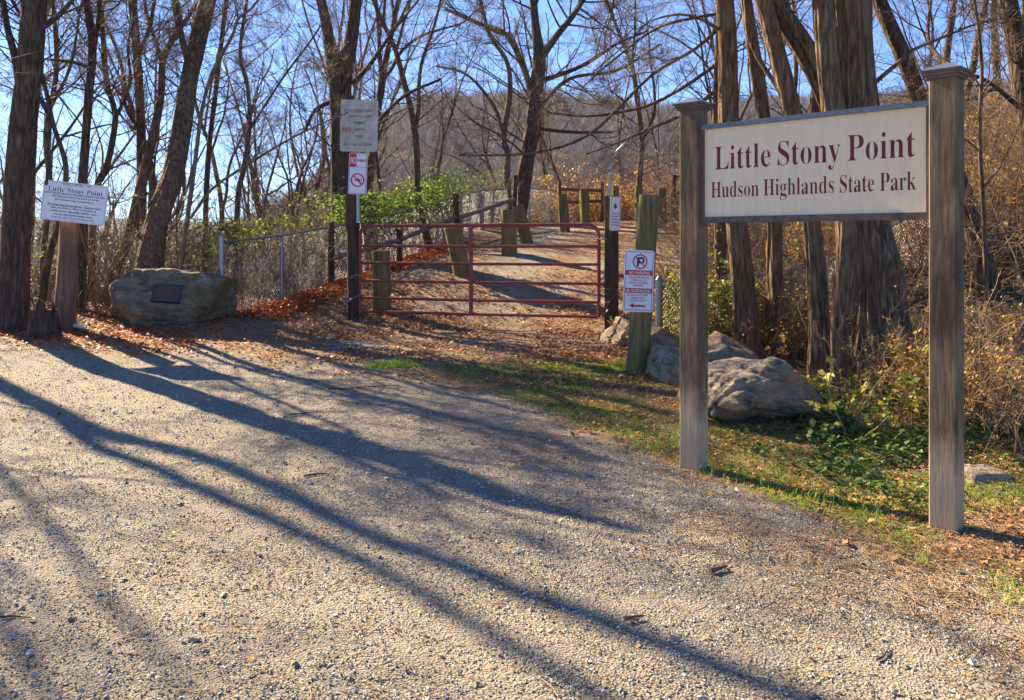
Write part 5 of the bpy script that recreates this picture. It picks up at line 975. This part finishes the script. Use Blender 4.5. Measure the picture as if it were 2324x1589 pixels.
grass(2500, lambda x, y: np.exp(-(((x + 1.35) / .22) ** 2 + ((y - 9.3) / .12) ** 2)) + .6 * np.exp(-(((x - 1.55) / .3) ** 2 + ((y - 9.4) / .2) ** 2)), (-2.2, 2.6, 8.5, 10.2), 'small green tufts in front of the gate', (.03, .09), 8, None, .04)
grass(600, lambda x, y: np.exp(-(((x - xv(y) - .35) / .25) ** 2)) * (fbm(x * 4, y * 4, 2) > .6) * (y < 6.3), (0.4, 4, 3.2, 6.4), 'taller grass tufts round the sign posts', (.04, .10), 9, None, .05)
# shaded ground ivy
iv = lambda x, y: sstep(.35, .55, fbm(x * 2, y * 2 + 7, 3)) * sstep(1.5, 1.9, x - (6.2 - y) * .35) * sstep(4.6, 5.2, y) * (1 - sstep(7.2, 8.2, y)) * infr(x, y)
q = rej(5500, iv, (1.5, 5, 4.5, 8), g); lay('ground_ivy', 'low green leafy ground cover between the boulder and the bushes', q, (.03, .065), M_IVY, .5, .12, seed=12)
# gravel stones
def stones(n, fn, box, size, label, seed):
    g = rng(seed); q = rej(n, fn, box, g); n = len(q); O = np.array([(1, 0, 0), (-1, 0, 0), (0, 1, 0), (0, -1, 0), (0, 0, 1), (0, 0, -1)], float); TT = np.array([(0, 2, 4), (2, 1, 4), (1, 3, 4), (3, 0, 4), (2, 0, 5), (1, 2, 5), (3, 1, 5), (0, 3, 5)])
    s_ = size[0] * (size[1] / size[0]) ** (g.random(n) ** 2.2); a = g.uniform(0, 6.28, n); J = O[None] + g.normal(0, .28, (n, 6, 3)); J = J * (s_[:, None] * np.array([1., .8, .55]))[:, None] * .5
    x = J[..., 0] * np.cos(a)[:, None] - J[..., 1] * np.sin(a)[:, None]; y = J[..., 0] * np.sin(a)[:, None] + J[..., 1] * np.cos(a)[:, None]; C = np.stack([q[:, 0], q[:, 1], hz(q[:, 0], q[:, 1]) + s_ * .12 + .003], 1); V = np.stack([x, y, J[..., 2]], -1) + C[:, None]
    i = np.arange(n)[:, None, None] * 6; b = Buf(); b.add(V, None, (i + TT[None]).reshape(-1, 3), np.repeat(g.random(n), 8)); return tag(b.build('gravel', M_STONE, smooth=False, attr=True), label, None, None, 'stuff')
gv = lambda x, y: infr(x, y) * (1 - .75 * zones(x, y)[0]) * (1 - zones(x, y)[2]) * (1 - .8 * zones(x, y)[1])
stones(175000, lambda x, y: gv(x, y) * np.clip(4.5 / y, 0, 1) ** 1.5, (-6, 5, 2.6, 12.5), (.0055, .017), 'fine loose gravel over the lot', 14)
stones(900, lambda x, y: gv(x, y), (-5, 4, 2.6, 10), (.02, .045), 'coarser pebbles on the gravel lot', 15)

# ------------------------------------------------------------------ the air between here and the ridge
b = Buf(); b.box(-2600, 2600, -60, 2450, -40, 190); hz_o = b.build('haze', None, smooth=False); hz_o.data.materials.clear()
mh = bpy.data.materials.new('haze'); mh.use_nodes = True; nt = mh.node_tree; nt.nodes.clear(); o_ = nt.nodes.new('ShaderNodeOutputMaterial'); pv = nt.nodes.new('ShaderNodeVolumePrincipled'); pv.inputs['Color'].default_value = (.66, .8, 1, 1); pv.inputs['Density'].default_value = .00014; pv.inputs['Anisotropy'].default_value = .3; nt.links.new(pv.outputs[0], o_.inputs['Volume']); hz_o.data.materials.append(mh); tag(hz_o, 'thin blue haze', None, None, 'stuff')
